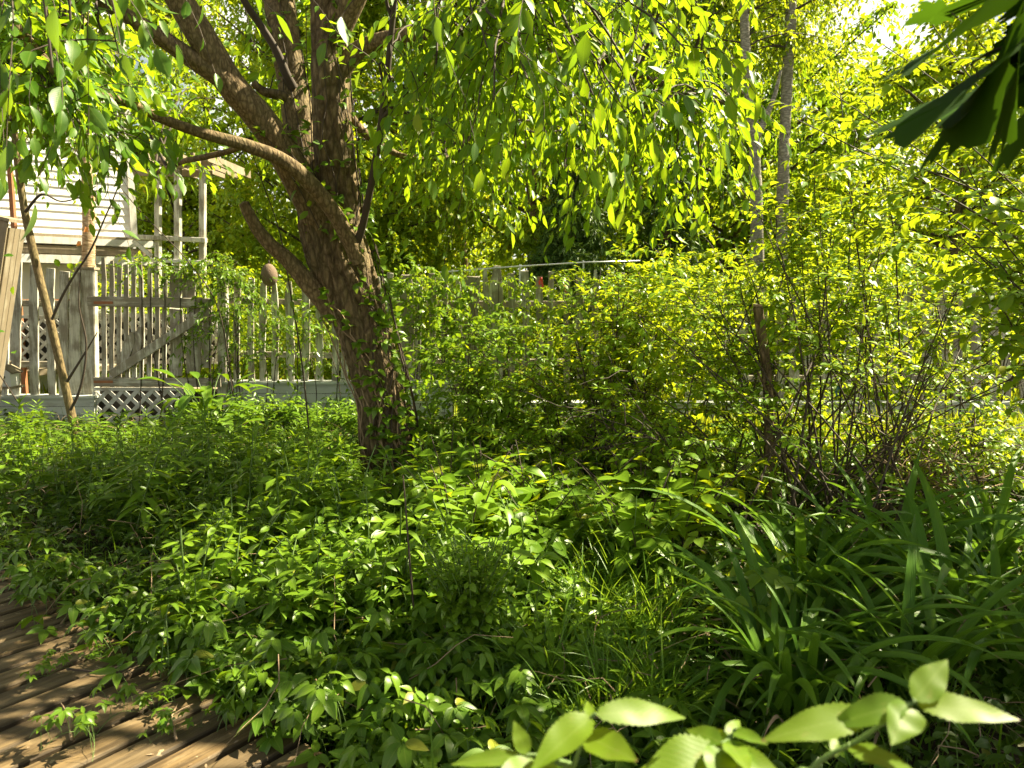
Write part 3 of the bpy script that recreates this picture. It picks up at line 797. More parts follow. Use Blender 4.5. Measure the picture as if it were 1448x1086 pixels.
# ribbons
def ribbon(px, py, Y, m, label, hang=.11):
    c = P(px, py, Y); t = thing('ribbon', label, 'ribbon', c)
    for s in (-1, 1):
        mb = MB(); k = 6; tt = np.linspace(0, 1, k)
        V = []
        for u in tt:
            x = s * .018 * math.sin(u * 2) + .004 * math.sin(9 * u); z = -u * hang * (1 if s > 0 else .7)
            V += [(x - .011, -.004 * s + .006 * math.sin(5 * u), z), (x + .011, -.004 * s, z + .004)]
        V = np.array(V); V2 = V + np.array([0, .0015, 0]); n = len(V)
        Q = [(2 * i, 2 * i + 1, 2 * i + 3, 2 * i + 2) for i in range(k - 1)] + [(n + 2 * i + 2, n + 2 * i + 3, n + 2 * i + 1, n + 2 * i) for i in range(k - 1)]
        mb.add(np.vstack([V, V2]), None, Q); mb.build('tail', M[m], t)
    mb = MB(); box(mb, (0, 0, 0), (.014, .012, .012), bev=.006); mb.build('knot', M[m], t)
ribbon(765, 394, FY + .27, 'red', 'small red ribbon tied to a picket top, the upper of two')
ribbon(798, 405, FY + .27, 'red', 'small red ribbon on the fence near the bright shrub, the lower of two', .07)
ribbon(1186, 384, 6.4, 'blue', 'blue ribbon strip tied high on a tall shrub stem', .14)
ribbon(1186, 545, 6.4, 'blue', 'blue ribbon strip tied low on a tall shrub stem', .14)

# ------------------------------------------------------------------ projection used to keep views of the trunk open
def proj(p):
    p = np.atleast_2d(p) - np.array([0, 0, CAMZ])
    f = p[:, 1] * cp_ - p[:, 2] * sp_; v = p[:, 1] * sp_ + p[:, 2] * cp_
    f = np.maximum(f, .05)
    return 724 + FPX * p[:, 0] / f, 543 - FPX * v / f

def bez(a, m, b, K=10):
    t = np.linspace(0, 1, K)[None, :, None]
    return a[:, None] * (1 - t) ** 2 + 2 * m[:, None] * t * (1 - t) + b[:, None] * t ** 2

# ------------------------------------------------------------------ the old leaning tree
TY = 5.85
tree = thing('old_tree', 'large leaning tree with rough brown bark and several limbs', 'tree', (P(570, 700, TY)[0], TY, GZ))
T0 = np.array(tree.location)
def limb(name, pts, n=60, m=32, ridge=.06, mt='limb', freq=9):
    """pts: (px, py, width px, Y)"""
    w = [P(a, b, d) for a, b, c, d in pts]; r = [c / 2 * d / FPX for a, b, c, d in pts]
    mb = MB(); p, rr = bark_limb(mb, w, r, n, m, ridge, freq)
    mb.build(name, M[mt], tree, loc=T0)
    return p
LP = {}
LP['trunk'] = limb('trunk', [(588, 760, 190, 5.85), (574, 700, 108, 5.85), (554, 640, 80, 5.85), (540, 560, 71, 5.85), (519, 485, 71, 5.83), (499, 425, 76, 5.82), (481, 370, 80, 5.8), (467, 320, 76, 5.8), (455, 280, 60, 5.8)], 190, 96, .15, 'bark', 13)
LP['a'] = limb('limb', [(476, 370, 44, 5.75), (447, 300, 43, 5.7), (410, 230, 41, 5.6), (369, 170, 39, 5.5), (326, 120, 38, 5.4), (290, 60, 38, 5.3), (255, 0, 37, 5.2), (205, -90, 40, 5.0), (150, -230, 32, 4.7), (90, -420, 22, 4.4)], 90, 40, .05)
LP['b'] = limb('limb', [(464, 330, 48, 5.95), (442, 270, 46, 5.98), (427, 200, 43, 6.0), (414, 120, 38, 6.05), (403, 50, 37, 6.1), (392, -20, 38, 6.2), (372, -160, 30, 6.4), (340, -330, 20, 6.6)], 80, 36, .06)
LP['c'] = limb('limb', [(483, 350, 56, 5.8), (481, 290, 54, 5.78), (474, 210, 50, 5.76), (467, 110, 47, 5.75), (464, 20, 46, 5.75), (466, -90, 50, 5.7), (480, -250, 40, 5.6), (510, -430, 26, 5.5)], 120, 60, .12, 'bark', 11)
LP['d'] = limb('branch', [(318, 112, 30, 5.35), (285, 92, 27, 5.3), (240, 62, 24, 5.2), (195, 33, 21, 5.05), (150, 5, 19, 4.9), (80, -45, 15, 4.7), (-20, -100, 10, 4.5)], 50, 20, .05)
LP['e'] = limb('branch', [(508, 372, 20, 5.50), (494, 340, 21, 5.46), (470, 298, 21, 5.4), (435, 256, 21, 5.3), (398, 226, 19, 5.2), (345, 205, 17, 5.1), (285, 188, 15, 4.95), (225, 166, 14, 4.8), (180, 145, 12, 4.65), (110, 130, 9, 4.4), (30, 135, 6, 4.2)], 70, 20, .05)
LP['f'] = limb('broken_branch', [(478, 450, 30, 5.72), (440, 405, 27, 5.68), (408, 368, 23, 5.62), (385, 348, 20, 5.58), (366, 326, 18, 5.54), (352, 302, 16, 5.5), (345, 287, 14, 5.48)], 44, 24, .08)
LP['g'] = limb('branch', [(478, 105, 26, 5.75), (505, 72, 22, 5.75), (545, 55, 19, 5.7), (600, 48, 17, 5.65), (660, 55, 16, 5.6), (735, 68, 15, 5.5), (820, 85, 14, 5.4), (890, 98, 12, 5.3), (960, 130, 8, 5.2), (1040, 150, 4, 5.1)], 60, 18, .05)
LP['h'] = limb('branch', [(500, 352, 12, 5.5), (512, 322, 10, 5.45), (527, 250, 9, 5.35), (537, 190, 9, 5.28), (546, 120, 8.5, 5.2), (554, 40, 8, 5.1), (562, -40, 7, 5.0), (570, -160, 5, 4.9)], 50, 12, .03, 'twig')
LP['h2'] = limb('branch', [(541, 168, 6, 5.24), (560, 145, 6, 5.2), (600, 105, 5.5, 5.05), (640, 65, 5, 4.9), (690, 20, 4.5, 4.7), (740, -40, 3.5, 4.5)], 40, 10, .03, 'twig')
LP['i'] = limb('branch', [(415, 125, 14, 5.95), (405, 105, 13, 5.9), (390, 70, 11, 5.85), (368, 35, 10, 5.8), (345, 0, 9, 5.7), (318, -60, 7, 5.6)], 40, 14, .05, 'twig')
LP['j'] = limb('branch', [(355, 198, 9, 5.35), (330, 212, 8, 5.5), (290, 222, 8, 5.7), (255, 230, 7, 5.9), (215, 248, 5, 6.2)], 30, 10, .03)
LP['k'] = limb('broken_branch', [(412, 142, 17, 5.98), (392, 134, 14, 5.9), (374, 130, 12, 5.85), (358, 118, 10, 5.8)], 26, 14, .08, 'bark')
LP['l'] = limb('branch', [(495, 165, 12, 5.8), (512, 185, 11, 5.85), (545, 210, 9, 5.95), (590, 225, 7, 6.1), (660, 222, 5, 6.3)], 30, 10, .03)
# over-reaching limbs above the frame that carry the hanging foliage
def upper(pts, r0, r1):
    mb = MB(); p, r = bark_limb(mb, [np.array(q) for q in pts], np.linspace(r0, r1, len(pts)), 40, 14, .05)
    mb.build('limb', M['limb'], tree, loc=T0); return p
cA = LP['c'][-1]; bA = LP['b'][-1]; aA = LP['a'][-1]
LP['u1'] = upper([LP['c'][60], (-.4, 5.2, 4.7), (.6, 4.6, 5.0), (1.7, 4.1, 4.9), (2.6, 3.8, 4.5)], .11, .025)
LP['u2'] = upper([LP['c'][70], (-.6, 6.4, 5.4), (.8, 7.2, 5.6), (2.2, 7.6, 5.2), (3.2, 7.9, 4.7)], .10, .025)
LP['u3'] = upper([LP['b'][60], (-2.2, 6.9, 5.2), (-3.2, 7.6, 5.3), (-4.4, 8.0, 4.9)], .09, .02)
LP['u4'] = upper([LP['a'][60], (-2.2, 4.1, 4.5), (-2.0, 3.2, 4.7), (-1.6, 2.4, 4.6)], .08, .02)
LP['u5'] = upper([LP['c'][75], (-.9, 4.9, 5.5), (-.4, 3.8, 5.7), (.1, 2.7, 5.5), (.5, 1.8, 5.1)], .09, .02)

crown = MB(); twigs = MB(); bough = MB()
def region(n, px, py, Y, src, ntw, per, L, wr=.40, droop=(.35, .8), tl=(.35, .75), clear=True, tp=OV, hang=.75, rad=.012, lift=.5, cr=None, drop=None, msk=None):
    cr = cr or crown
    ends = np.array([P(U(*px), U(*py), U(*Y)) for _ in range(n)])
    pool = np.concatenate([LP[k][int(len(LP[k]) * .45):] for k in src])
    d = np.linalg.norm(pool[None] - ends[:, None], axis=2) + rng.random((n, len(pool))) * .9
    st = pool[d.argmin(1)]
    mid = (st + ends) / 2 + np.column_stack([U(-.2, .2, n), U(-.2, .2, n), U(.1, lift, n)])
    pa = bez(st, mid, ends, 12)
    pa = pa + np.cumsum(rng.normal(0, .012, pa.shape), 1) * np.linspace(0, 1, 12)[None, :, None]
    tubes(bough, pa, np.linspace(rad, .0035, 12)[None].repeat(n, 0) * U(.7, 1.3, (n, 1)), 5)
    t = U(.35, 1, (n, ntw)); idx = t * 11; i0 = np.minimum(idx.astype(int), 10); fr = (idx - i0)[..., None]
    rows = np.arange(n)[:, None]
    p0 = (pa[rows, i0] * (1 - fr) + pa[rows, i0 + 1] * fr).reshape(-1, 3)
    tg = nrm(pa[rows, i0 + 1] - pa[rows, i0]).reshape(-1, 3)
    d0 = nrm(tg * .5 + rng.normal(0, .6, tg.shape) + np.array([0, 0, .05]))
    ln = U(tl[0], tl[1], len(p0)); dr = U(droop[0], droop[1], len(p0))
    sp = sprays(p0, d0, ln, 8, dr, .05)
    qx, qy = proj(sp[:, 4]); yy = sp[:, 4, 1]
    keep = np.ones(len(sp), bool)
    if clear:
        trunkx = np.interp(qy, [-50, 0, 130, 230, 330, 420, 700], [255, 262, 335, 405, 450, 480, 560])
        keep &= ~((qx > np.minimum(trunkx - 70, 400)) & (qx < 545) & (yy < 5.9) & (qy > -60) & (rng.random(len(sp)) < .95))
        dl_ = np.interp(qx, [120, 320], [-8, 112]); keep &= ~((qx > 120) & (qx < 335) & (np.abs(qy - dl_) < 42) & (yy < 5.3) & (rng.random(len(sp)) < .85))
    if msk is not None: keep &= msk(qx, qy, yy)
    sh = sp[:, 4] - SUN * (sp[:, 4, 2:3] / SUN[2]); keep &= ~((sh[:, 0] > -3.2) & (sh[:, 0] < -.3) & (sh[:, 1] > 1.9) & (sh[:, 1] < 4.3) & (rng.random(len(sp)) < .6))
    keep &= ~((sh[:, 0] > -4.5) & (sh[:, 0] < -1.2) & (sh[:, 1] > 4.6) & (sh[:, 1] < 7.4) & (yy > 5.6) & (rng.random(len(sp)) < .4))
    sp = sp[keep]
    tubes(twigs, sp, np.linspace(.0035, .0012, 8)[None].repeat(len(sp), 0), 3)
    twig_leaves(cr, sp, per, L, wr, tp, hang=hang, spread=.7, fold=.3, droop=.18, jitter=.3, upj=.6)
skyhole = lambda x, y, Y: ~((((x > 255) & (x < 365) & (y < 165)) | ((x > 485) & (x < 570) & (y > 15) & (y < 110))) & (rng.random(len(x)) < .75))
def low(xs, ys):
    return lambda x, y, Y: (y < np.interp(x, xs, ys) + rng.normal(0, 18, len(x))) & skyhole(x, y, Y)
region(60, (560, 1040), (-60, 250), (4.0, 5.9), ['g', 'u1', 'c', 'h', 'h2', 'u5'], 13, 12, .106, .43, (.2, .65), hang=.5, msk=low([500, 600, 800, 1000, 1100], [240, 270, 330, 320, 180]))
region(20, (560, 980), (-40, 200), (3.0, 3.9), ['u1', 'u5', 'h2'], 9, 11, .118, .42, (.2, .6), hang=.5, msk=low([500, 600, 800, 1000, 1100], [160, 200, 240, 210, 100]))
region(46, (420, 1000), (-80, 280), (6.2, 8.0), ['l', 'u2', 'c', 'g'], 11, 12, .11, .45, (.2, .65), hang=.5, msk=low([400, 500, 800, 1000, 1100], [230, 290, 350, 320, 200]))
region(24, (-80, 430), (-60, 250), (6.3, 8.2), ['b', 'u3', 'j', 'i'], 9, 11, .11, .45, (.2, .6), hang=.5, msk=low([0, 200, 300, 430], [225, 235, 255, 330]))
region(30, (-90, 190), (-60, 200), (3.3, 5.0), ['d', 'e', 'u4'], 10, 11, .105, .48, (.1, .5), hang=.4, msk=low([0, 100, 200, 330], [190, 225, 245, 235]))
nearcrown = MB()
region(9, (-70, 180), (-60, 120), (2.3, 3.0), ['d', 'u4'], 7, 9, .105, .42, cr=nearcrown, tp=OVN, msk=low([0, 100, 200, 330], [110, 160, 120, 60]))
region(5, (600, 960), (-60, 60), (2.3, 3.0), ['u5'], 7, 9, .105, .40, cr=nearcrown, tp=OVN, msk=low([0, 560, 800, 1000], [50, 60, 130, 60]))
# foliage above the frame, which shades the garden floor
def overhead(n, xr, yr, zr, ntw=8, per=11):
    ends = np.column_stack([U(*xr, n), U(*yr, n), U(*zr, n)])
    pool = np.concatenate([LP[k][10:] for k in ('u1', 'u2', 'u3', 'u4', 'u5')])
    st = pool[(np.linalg.norm(pool[None] - ends[:, None], axis=2) + rng.random((n, len(pool)))).argmin(1)]
    pa = bez(st, (st + ends) / 2 + np.array([0, 0, .3]), ends, 8)
    tubes(bough, pa, np.linspace(.012, .004, 8)[None].repeat(n, 0), 4)
    p0 = pa[:, 3:, :].reshape(-1, 3); p0 = p0[rng.integers(0, len(p0), n * ntw)]
    sp = sprays(p0, nrm(rng.normal(0, 1, p0.shape)), U(.35, .8, len(p0)), 7, U(.3, .7, len(p0)), .05)
    qx, qy = proj(sp[:, 3]); sp = sp[(qy < -20) | (sp[:, 3, 1] < .3)]
    twig_leaves(crown, sp, per, .105, .42, DIA, hang=.6, jitter=.35)
overhead(5, (-1.5, 2.6), (.6, 5.0), (4.0, 6.2), 7)
crown.build('crown', M['cherry'], tree, loc=T0)
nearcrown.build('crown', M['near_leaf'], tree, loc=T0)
o = twigs.build('twigs', M['twig'], tree, loc=T0); o['kind'] = 'stuff'
o = bough.build('twigs', M['twig'], tree, loc=T0); o['kind'] = 'stuff'
# hair roots and climbing vine on the trunk
def trunk_vine():
    t = thing('climbing_vine', 'leafy climbing vine clinging to the leaning trunk', 'vine', T0)
    tp_ = LP['trunk']; lf = MB()
    rr = np.interp(np.linspace(0, 1, len(tp_)), np.linspace(0, 1, 9), np.array([150, 104, 84, 82, 86, 98, 104, 100, 84]) / 2 * 5.85 / FPX)
    for k in range(22):
        th = U(-2.6, .5); a, b = sorted(rng.integers(2, len(tp_) - 2, 2))
        a = min(a, 40); 
        if b - a < 15: b = min(a + 60, len(tp_) - 1)
        ii = np.arange(a, b, 4); th0 = th + np.cumsum(rng.normal(0, .09, len(ii)))
        q = tp_[ii] + (rr[ii] * 1.07)[:, None] * np.column_stack([np.cos(th0), np.sin(th0), np.zeros(len(ii))])
        mb = MB(); tubes(mb, q[None], np.linspace(.008, .004, len(ii))[None], 5); mb.build('stem', M['drytwig'] if k % 3 == 0 else M['twig'], t, loc=T0)
        m = len(ii) * 2; j = rng.integers(0, len(ii), m)
        outw = nrm(np.column_stack([np.cos(th0[j]), np.sin(th0[j]), U(-.3, .5, m)]) + rng.normal(0, .5, (m, 3)))
        if k % 2 == 0: leaves(lf, q[j], outw, np.array([0, -.5, 1]) + rng.normal(0, .4, (m, 3)), U(.05, .11, m), U(.035, .065, m), OV, .3, .3)
    # leafy shoots running up the right hand limb
    for key, r0, sl in (('c', .19, slice(4, 70, 5)), ('c', .18, slice(8, 80, 5)), ('b', .14, slice(4, 60, 5)), ('a', .15, slice(6, 30, 4))):
        for rep in range(3):
            tt = LP[key][sl]; n = len(tt); th0 = U(-2.8, .2) + np.cumsum(rng.normal(0, .16, n))
            R = np.linspace(r0, r0 * .8, n) * 1.02
            q = tt + R[:, None] * np.column_stack([np.cos(th0), np.sin(th0), np.zeros(n)])
            mb = MB(); tubes(mb, q[None], np.linspace(.005, .0025, n)[None], 4); mb.build('stem', M['twig'], t, loc=T0)
            m = n * 3; j = rng.integers(0, n, m)
            outw = nrm(np.column_stack([np.cos(th0[j]), np.sin(th0[j]), U(-.3, .5, m)]) + rng.normal(0, .6, (m, 3)))
            leaves(lf, q[j] + outw * .02, outw, np.array([0, -.5, 1]) + rng.normal(0, .4, (m, 3)), U(.05, .10, m), U(.03, .05, m), OV, .3, .3)
    lf.build('foliage', M['ivy'], t, loc=T0)
trunk_vine()

# bare suckers crossing below the canopy on the left
def sucker(label, pts, r0, r1, leafy=0):
    w = np.array([P(*q) for q in pts]); t = thing('bare_shoot', label, 'shoot', w[0]); p, r = smooth_path(w, np.linspace(r0, r1, len(w)), 24)
    mb = MB(); tubes(mb, p, r, 6); mb.build('stem', M['twig'], t, loc=w[0])
    if leafy:
        lf = MB(); i = rng.integers(6, 24, leafy); leaves(lf, p[i], nrm(rng.normal(0, 1, (leafy, 3)) + np.array([0, -.2, -.4])), np.array([0, -.4, 1.0]), U(.06, .09, leafy), U(.03, .045, leafy), OV)
        lf.build('foliage', M['cherry'], t, loc=w[0])

# ------------------------------------------------------------------ limb entering at the top left corner, sapling, peeling birch
def corner_branch():
    t = thing('overhanging_branch', 'thick brown branch slanting in at the top left corner', 'branch', P(-60, -40, 3.6)); L0 = np.array(t.location)
    mb = MB(); w = [P(-190, -150, 3.4), P(-60, -40, 3.55), P(10, 25, 3.6), (P(42, 62, 3.62)), P(76, 102, 3.65), P(110, 140, 3.7), P(150, 185, 3.8), P(200, 225, 3.9)]
    bark_limb(mb, w, [.04, .034, .029, .027, .022, .014, .007, .003], 60, 18, .06); mb.build('limb', M['limb'], t, loc=L0)
    lf = MB(); tw = MB(); p, r = smooth_path(w, np.ones(8), 40); n = 46
    p0 = p[rng.integers(8, 40, n)]; sp = sprays(p0, nrm(rng.normal(0, .8, (n, 3)) + np.array([.2, -.1, 0])), U(.25, .5, n), 7, U(.3, .8, n), .05)
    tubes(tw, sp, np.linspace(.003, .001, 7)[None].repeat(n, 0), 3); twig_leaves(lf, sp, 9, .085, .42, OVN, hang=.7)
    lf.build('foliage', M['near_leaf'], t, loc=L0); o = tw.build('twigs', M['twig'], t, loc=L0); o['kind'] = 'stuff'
corner_branch()

def sapling():
    Y = 7.2
    t = thing('young_tree', 'slender young tree with a smooth tan stem before the gate post', 'tree', P(113, 648, Y)); L0 = np.array(t.location)
    mb = MB(); w = [P(116, 665, Y), P(110, 625, Y), P(97, 565, Y), P(80, 490, Y), P(68, 440, Y), P(53, 380, Y), P(36, 300, Y), P(26, 235, Y), P(20, 180, Y), P(14, 110, Y - .1), P(8, 20, Y - .2), P(0, -90, Y - .3)]
    p, r = bark_limb(mb, w, np.array([15, 13, 11.5, 11, 10.5, 10, 9.5, 9, 8.5, 8, 7, 5]) / 2 * Y / FPX, 90, 18, .02); mb.build('trunk', M['sapling'], t, loc=L0)
    lf = MB()
    for q in ([(74, 452), (88, 420), (105, 390), (128, 355), (148, 310), (168, 262), (176, 220)], [(100, 580), (112, 555), (120, 520), (122, 480), (112, 430), (115, 380)], [(36, 300), (60, 275), (90, 285), (140, 270)], [(95, 540), (120, 500), (138, 470)]):
        d = Y - U(.0, .3); w2 = np.array([P(a, b, d) for a, b in q]); pp, r2 = smooth_path(w2, np.linspace(.014, .004, len(q)), 24)
        mb = MB(); tubes(mb, pp, r2, 6); mb.build('branch', M['twig'], t, loc=L0)
    n = 30; p0 = p[rng.integers(55, 90, n)]; sp = sprays(p0, nrm(rng.normal(0, 1, (n, 3))), U(.4, .9, n), 7, U(.2, .7, n), .05)
    tw = MB(); tubes(tw, sp, np.linspace(.004, .0012, 7)[None].repeat(n, 0), 3); twig_leaves(lf, sp, 10, .09, .42, OV, hang=.5)
    j = np.array([P(20, 362, Y), P(78, 366, Y), P(98, 372, Y), P(20, 405, Y), P(8, 470, Y), P(22, 500, Y)]); leaves(lf, j, nrm(rng.normal(0, 1, (6, 3))), np.array([0, -.7, 1]), .09, .06)
    lf.build('crown', M['cherry'], t, loc=L0); o = tw.build('twigs', M['twig'], t, loc=L0); o['kind'] = 'stuff'
sapling()
sucker('bare dark sucker arching from the sapling toward the fence post', [(-20, 500, 6.9), (10, 545, 6.9), (40, 590, 6.95), (70, 640, 7.0)], .006, .004)
sucker('thin dark shoot rising in front of the broken branch', [(440, 640, 6.4), (428, 520, 6.3), (412, 420, 6.2), (396, 330, 6.1), (372, 260, 6.0), (340, 170, 5.9)], .008, .003, 10)
sucker('thin dark shoot bending across the gate vine', [(330, 560, 7.2), (310, 440, 7.1), (268, 372, 7.0), (200, 300, 6.9), (150, 240, 6.8)], .007, .003, 6)

def birch():
    Y = 10.2
    t = thing('birch_tree', 'slim birch with peeling orange bark before the white house', 'tree', P(126, 590, Y)); L0 = np.array(t.location)
    mb = MB(); w = [P(126, 600, Y), P(126, 450, Y), P(125, 380, Y), P(126, 320, Y), P(124, 260, Y), P(120, 200, Y), P(116, 60, Y), P(112, -160, Y), P(108, -420, Y)]
    p, r = bark_limb(mb, w, [.085, .08, .077, .074, .07, .068, .06, .04, .015], 90, 24, .03); mb.build('trunk', M['birch'], t, loc=L0)
    for (px, py, s) in ((134, 307, 1), (128, 325, -1), (132, 280, 1), (118, 345, -1), (131, 372, 1)):
        mb = MB(); c = P(px, py, Y - .075); k = 6; V = []
        for i in range(k):
            a = i / (k - 1) * 2.6; V += [c + np.array([s * (.02 + .045 * math.sin(a) * .6), -.02 - .03 * (1 - math.cos(a)) * .6, .035]), c + np.array([s * (.02 + .045 * math.sin(a)), -.02 - .03 * (1 - math.cos(a)), -.035 + rng.normal(0, .008)])]
        V = np.array(V); V2 = V + np.array([.002, .002, 0]); n = len(V)
        mb.add(np.vstack([V, V2]), None, [(2 * i, 2 * i + 1, 2 * i + 3, 2 * i + 2) for i in range(k - 1)] + [(n + 2 * i + 2, n + 2 * i + 3, n + 2 * i + 1, n + 2 * i) for i in range(k - 1)])
        mb.build('bark_curl', M['peel'], t, loc=L0)
    n = 34; p0 = p[rng.integers(45, 88, n)]; br = bez(p0, p0 + np.column_stack([U(-.6, .6, n), U(-.5, .6, n), U(.2, .6, n)]), p0 + np.column_stack([U(-1.5, 1.5, n), U(-1, 1.4, n), U(-.2, .7, n)]), 8)
    tw = MB(); tubes(tw, br, np.linspace(.012, .004, 8)[None].repeat(n, 0), 4)
    q0 = br[:, 3:].reshape(-1, 3); q0 = q0[rng.integers(0, len(q0), 200)]; sp = sprays(q0, nrm(rng.normal(0, 1, q0.shape)), U(.3, .7, 200), 6, .6, .05)
    lf = MB(); twig_leaves(lf, sp, 12, .07, .6, OV, hang=.6); lf.build('crown', M['back'], t, loc=L0); o = tw.build('twigs', M['twig'], t, loc=L0); o['kind'] = 'stuff'
birch()

# ------------------------------------------------------------------ background trees beyond the fence
def bg_tree_parts(root, H, R, z0, nl, L, leafm, barkm, seed, tr=.13, lean=0.0, conifer=False, tip=DIA):
    global rng
    keep, rng = rng, np.random.default_rng(seed)
    k = 9; zz = np.linspace(0, H * .96, k); wob = np.cumsum(rng.normal(0, .05, (k, 2)), 0) * (H / 8)
    path = np.column_stack([wob[:, 0] + lean * zz, wob[:, 1], zz]); path[0, :2] = 0
    mb = MB(); p, r = bark_limb(mb, path, np.linspace(tr, .02, k), 40, 14, .05); mb.build('trunk', M[barkm], root)
    nb = 46 if not conifer else 80
    tz = U(z0, H * .97, nb); c = np.array([[np.interp(z, p[:, 2], p[:, i]) for i in range(3)] for z in tz])
    f = (tz - z0) / (H - z0); th = U(0, 2 * PI, nb)
    rad = R * (np.sin(PI * np.clip(f * .85 + .15, 0, 1)) ** .7 if not conifer else (1.05 - f)) * U(.55, 1.1, nb)
    end = c + np.column_stack([np.cos(th) * rad, np.sin(th) * rad, (rad * U(.15, .8, nb) if not conifer else -rad * U(.1, .4, nb))])
    br = bez(c, (c + end) / 2 + np.column_stack([np.zeros((nb, 2)), rad * U(-.1, .25, nb)]), end, 8)
    tw = MB(); tubes(tw, br, np.linspace(.03, .006, 8)[None].repeat(nb, 0) * (R / 2.5), 4)
    lf = MB(); nl = int(nl * 1.9); nt = nl // 12
    t = U(.3, 1, nt); b = rng.integers(0, nb, nt); i0 = np.minimum((t * 7).astype(int), 6); fr = (t * 7 - i0)[:, None]
    q0 = br[b, i0] * (1 - fr) + br[b, i0 + 1] * fr
    sp = sprays(q0, nrm(rng.normal(0, 1, q0.shape) + np.array([0, 0, .2])), U(.25, .75, nt) * R / 2.4, 6, U(.2, .8, nt), .06)
    twig_leaves(lf, sp, 12, L, .5 if not conifer else .25, tip, hang=.4, jitter=.45, upj=.7)
    lf.build('crown', M[leafm], root); o = tw.build('branches', M['twig'], root); o['kind'] = 'stuff'
    rng = keep
def bgt(name, label, x, y, H, R, z0, nl, L, leafm='back', barkm='limb', seed=1, tr=.13, lean=0, conifer=False, group='trees beyond the fence'):
    r = thing(name, label, 'tree', (x, y, GZ), 0, group)
    bg_tree_parts(r, H, R, z0, nl, L, leafm, barkm, seed, tr, lean, conifer); return r
XA = lambda px, Y: (px - 724) / FPX * Y
protos = [bgt('leafy_tree', 'tall yellow green tree filling the sky behind the pipe topped fence', XA(760, 16), 16, 10.5, 3.6, 1.4, 10500, .165, seed=21, tr=.16),
          bgt('leafy_tree', 'broad sunlit tree behind the pair of pale trunks', XA(1040, 17.5), 17.5, 11.5, 3.9, 1.6, 11000, .16, 'back_mid', seed=22, tr=.17),
          bgt('leafy_tree', 'bright spreading tree behind the shrubs at the right of the picture', XA(1330, 15), 15, 6.9, 3.5, 1.0, 10500, .155, seed=23, tr=.14)]
for i, (px, Y, s, lab) in enumerate([
        (560, 18, .95, 'yellow green tree seen just right of the leaning trunk'),
        (900, 21, 1.1, 'tall tree rising far behind the dark evergreens'),
        (1200, 20, 1.05, 'sunlit tree right of the two pale trunks'),
        (1500, 19, .66, 'bright tree at the right edge below the sky gap'),
        (320, 19, .95, 'leafy tree beyond the pergola, left of the leaning trunk'),
        (660, 26, 1.25, 'farthest tall tree behind the middle of the fence'),
        (1100, 27, 1.3, 'farthest tall tree behind the pale trunks'),
        (1390, 27, .72, 'farthest tree at the right, under the patch of sky'),
        (440, 25, 1.05, 'distant low tree glimpsed between the limbs of the leaning tree'),
        (455, 15.5, .78, 'leafy tree behind the broken branch, between the pergola and the trunk'),
        (505, 16.5, .85, 'tree whose crown fills the fork just right of the leaning trunk'),
        (250, 17.5, .8, 'tree behind the pergola roof'),
        (980, 18.5, .95, 'green tree right of the dark evergreens'),
        (150, 24, 1.15, 'distant tree rising over the white house')]):
    dup(protos[0 if px in (505, 320) else i % 3], (XA(px, Y), Y, GZ), U(0, 6), s, lab, 'trees beyond the fence')
# two pale trunks
def pale_tree(label, pts, Y, seed, fork=None):
    t = thing('pale_barked_tree', label, 'tree', P(pts[0][0], 560, Y)); t.location.z = GZ; L0 = np.array(t.location)
    w = [np.array([L0[0], Y, GZ])] + [P(a, b, Y) for a, b, c in pts]; mb = MB()
    p, r = bark_limb(mb, w, [pts[0][2] / 2 * Y / FPX * 1.15] + [c / 2 * Y / FPX for a, b, c in pts], 90, 20, .03); mb.build('trunk', M['pale'], t, loc=L0)
    if fork:
        mb = MB(); bark_limb(mb, [P(a, b, Y - .05) for a, b, c in fork], [c / 2 * Y / FPX for a, b, c in fork], 30, 12, .03); mb.build('branch', M['pale'], t, loc=L0)
    n = 40; p0 = p[rng.integers(56, 90, n)]; br = bez(p0, p0 + np.column_stack([U(-.6, .6, n), U(-.5, .6, n), U(.2, .6, n)]), p0 + np.column_stack([U(-1.9, 1.9, n), U(.0, 1.9, n), U(-.4, .9, n)]), 8)
    tw = MB(); tubes(tw, br, np.linspace(.015, .004, 8)[None].repeat(n, 0), 4)
    q0 = br[:, 3:].reshape(-1, 3); q0 = q0[rng.integers(0, len(q0), 330)]; sp = sprays(q0, nrm(rng.normal(0, 1, q0.shape)), U(.3, .8, 330), 6, .6, .05)
    lf = MB(); twig_leaves(lf, sp, 12, .10, .5, DIA, hang=.6); lf.build('crown', M['back'], t, loc=L0); o = tw.build('branches', M['twig'], t, loc=L0); o['kind'] = 'stuff'
pale_tree('left one of two slim pale trunks, forking, behind the fence', [(1070, 300, 17), (1067, 240, 16), (1066, 190, 15), (1060, 130, 14), (1054, 70, 13), (1052, 0, 12), (1048, -140, 9), (1046, -300, 5)], 12.6, 5, [(1068, 196, 11), (1080, 172, 9), (1094, 138, 6), (1104, 100, 4)])
pale_tree('right one of two slim pale trunks, straight, behind the fence', [(1105, 320, 16), (1107, 270, 16), (1109, 200, 15), (1112, 130, 15), (1117, 40, 14), (1120, -60, 12), (1124, -300, 7)], 13.0, 6)
# evergreens
ev = bgt('evergreen_tree', 'dark evergreen behind the pipe topped fence', XA(800, 13.5), 13.5, 4.3, 1.5, .2, 12000, .14, 'back_dark', 'limb', 31, .12, conifer=True)
dup(ev, (XA(945, 14.0), 14.0, GZ), 2, 1.0, 'dark evergreen just right of the first, behind the bright shrub', 'trees beyond the fence')
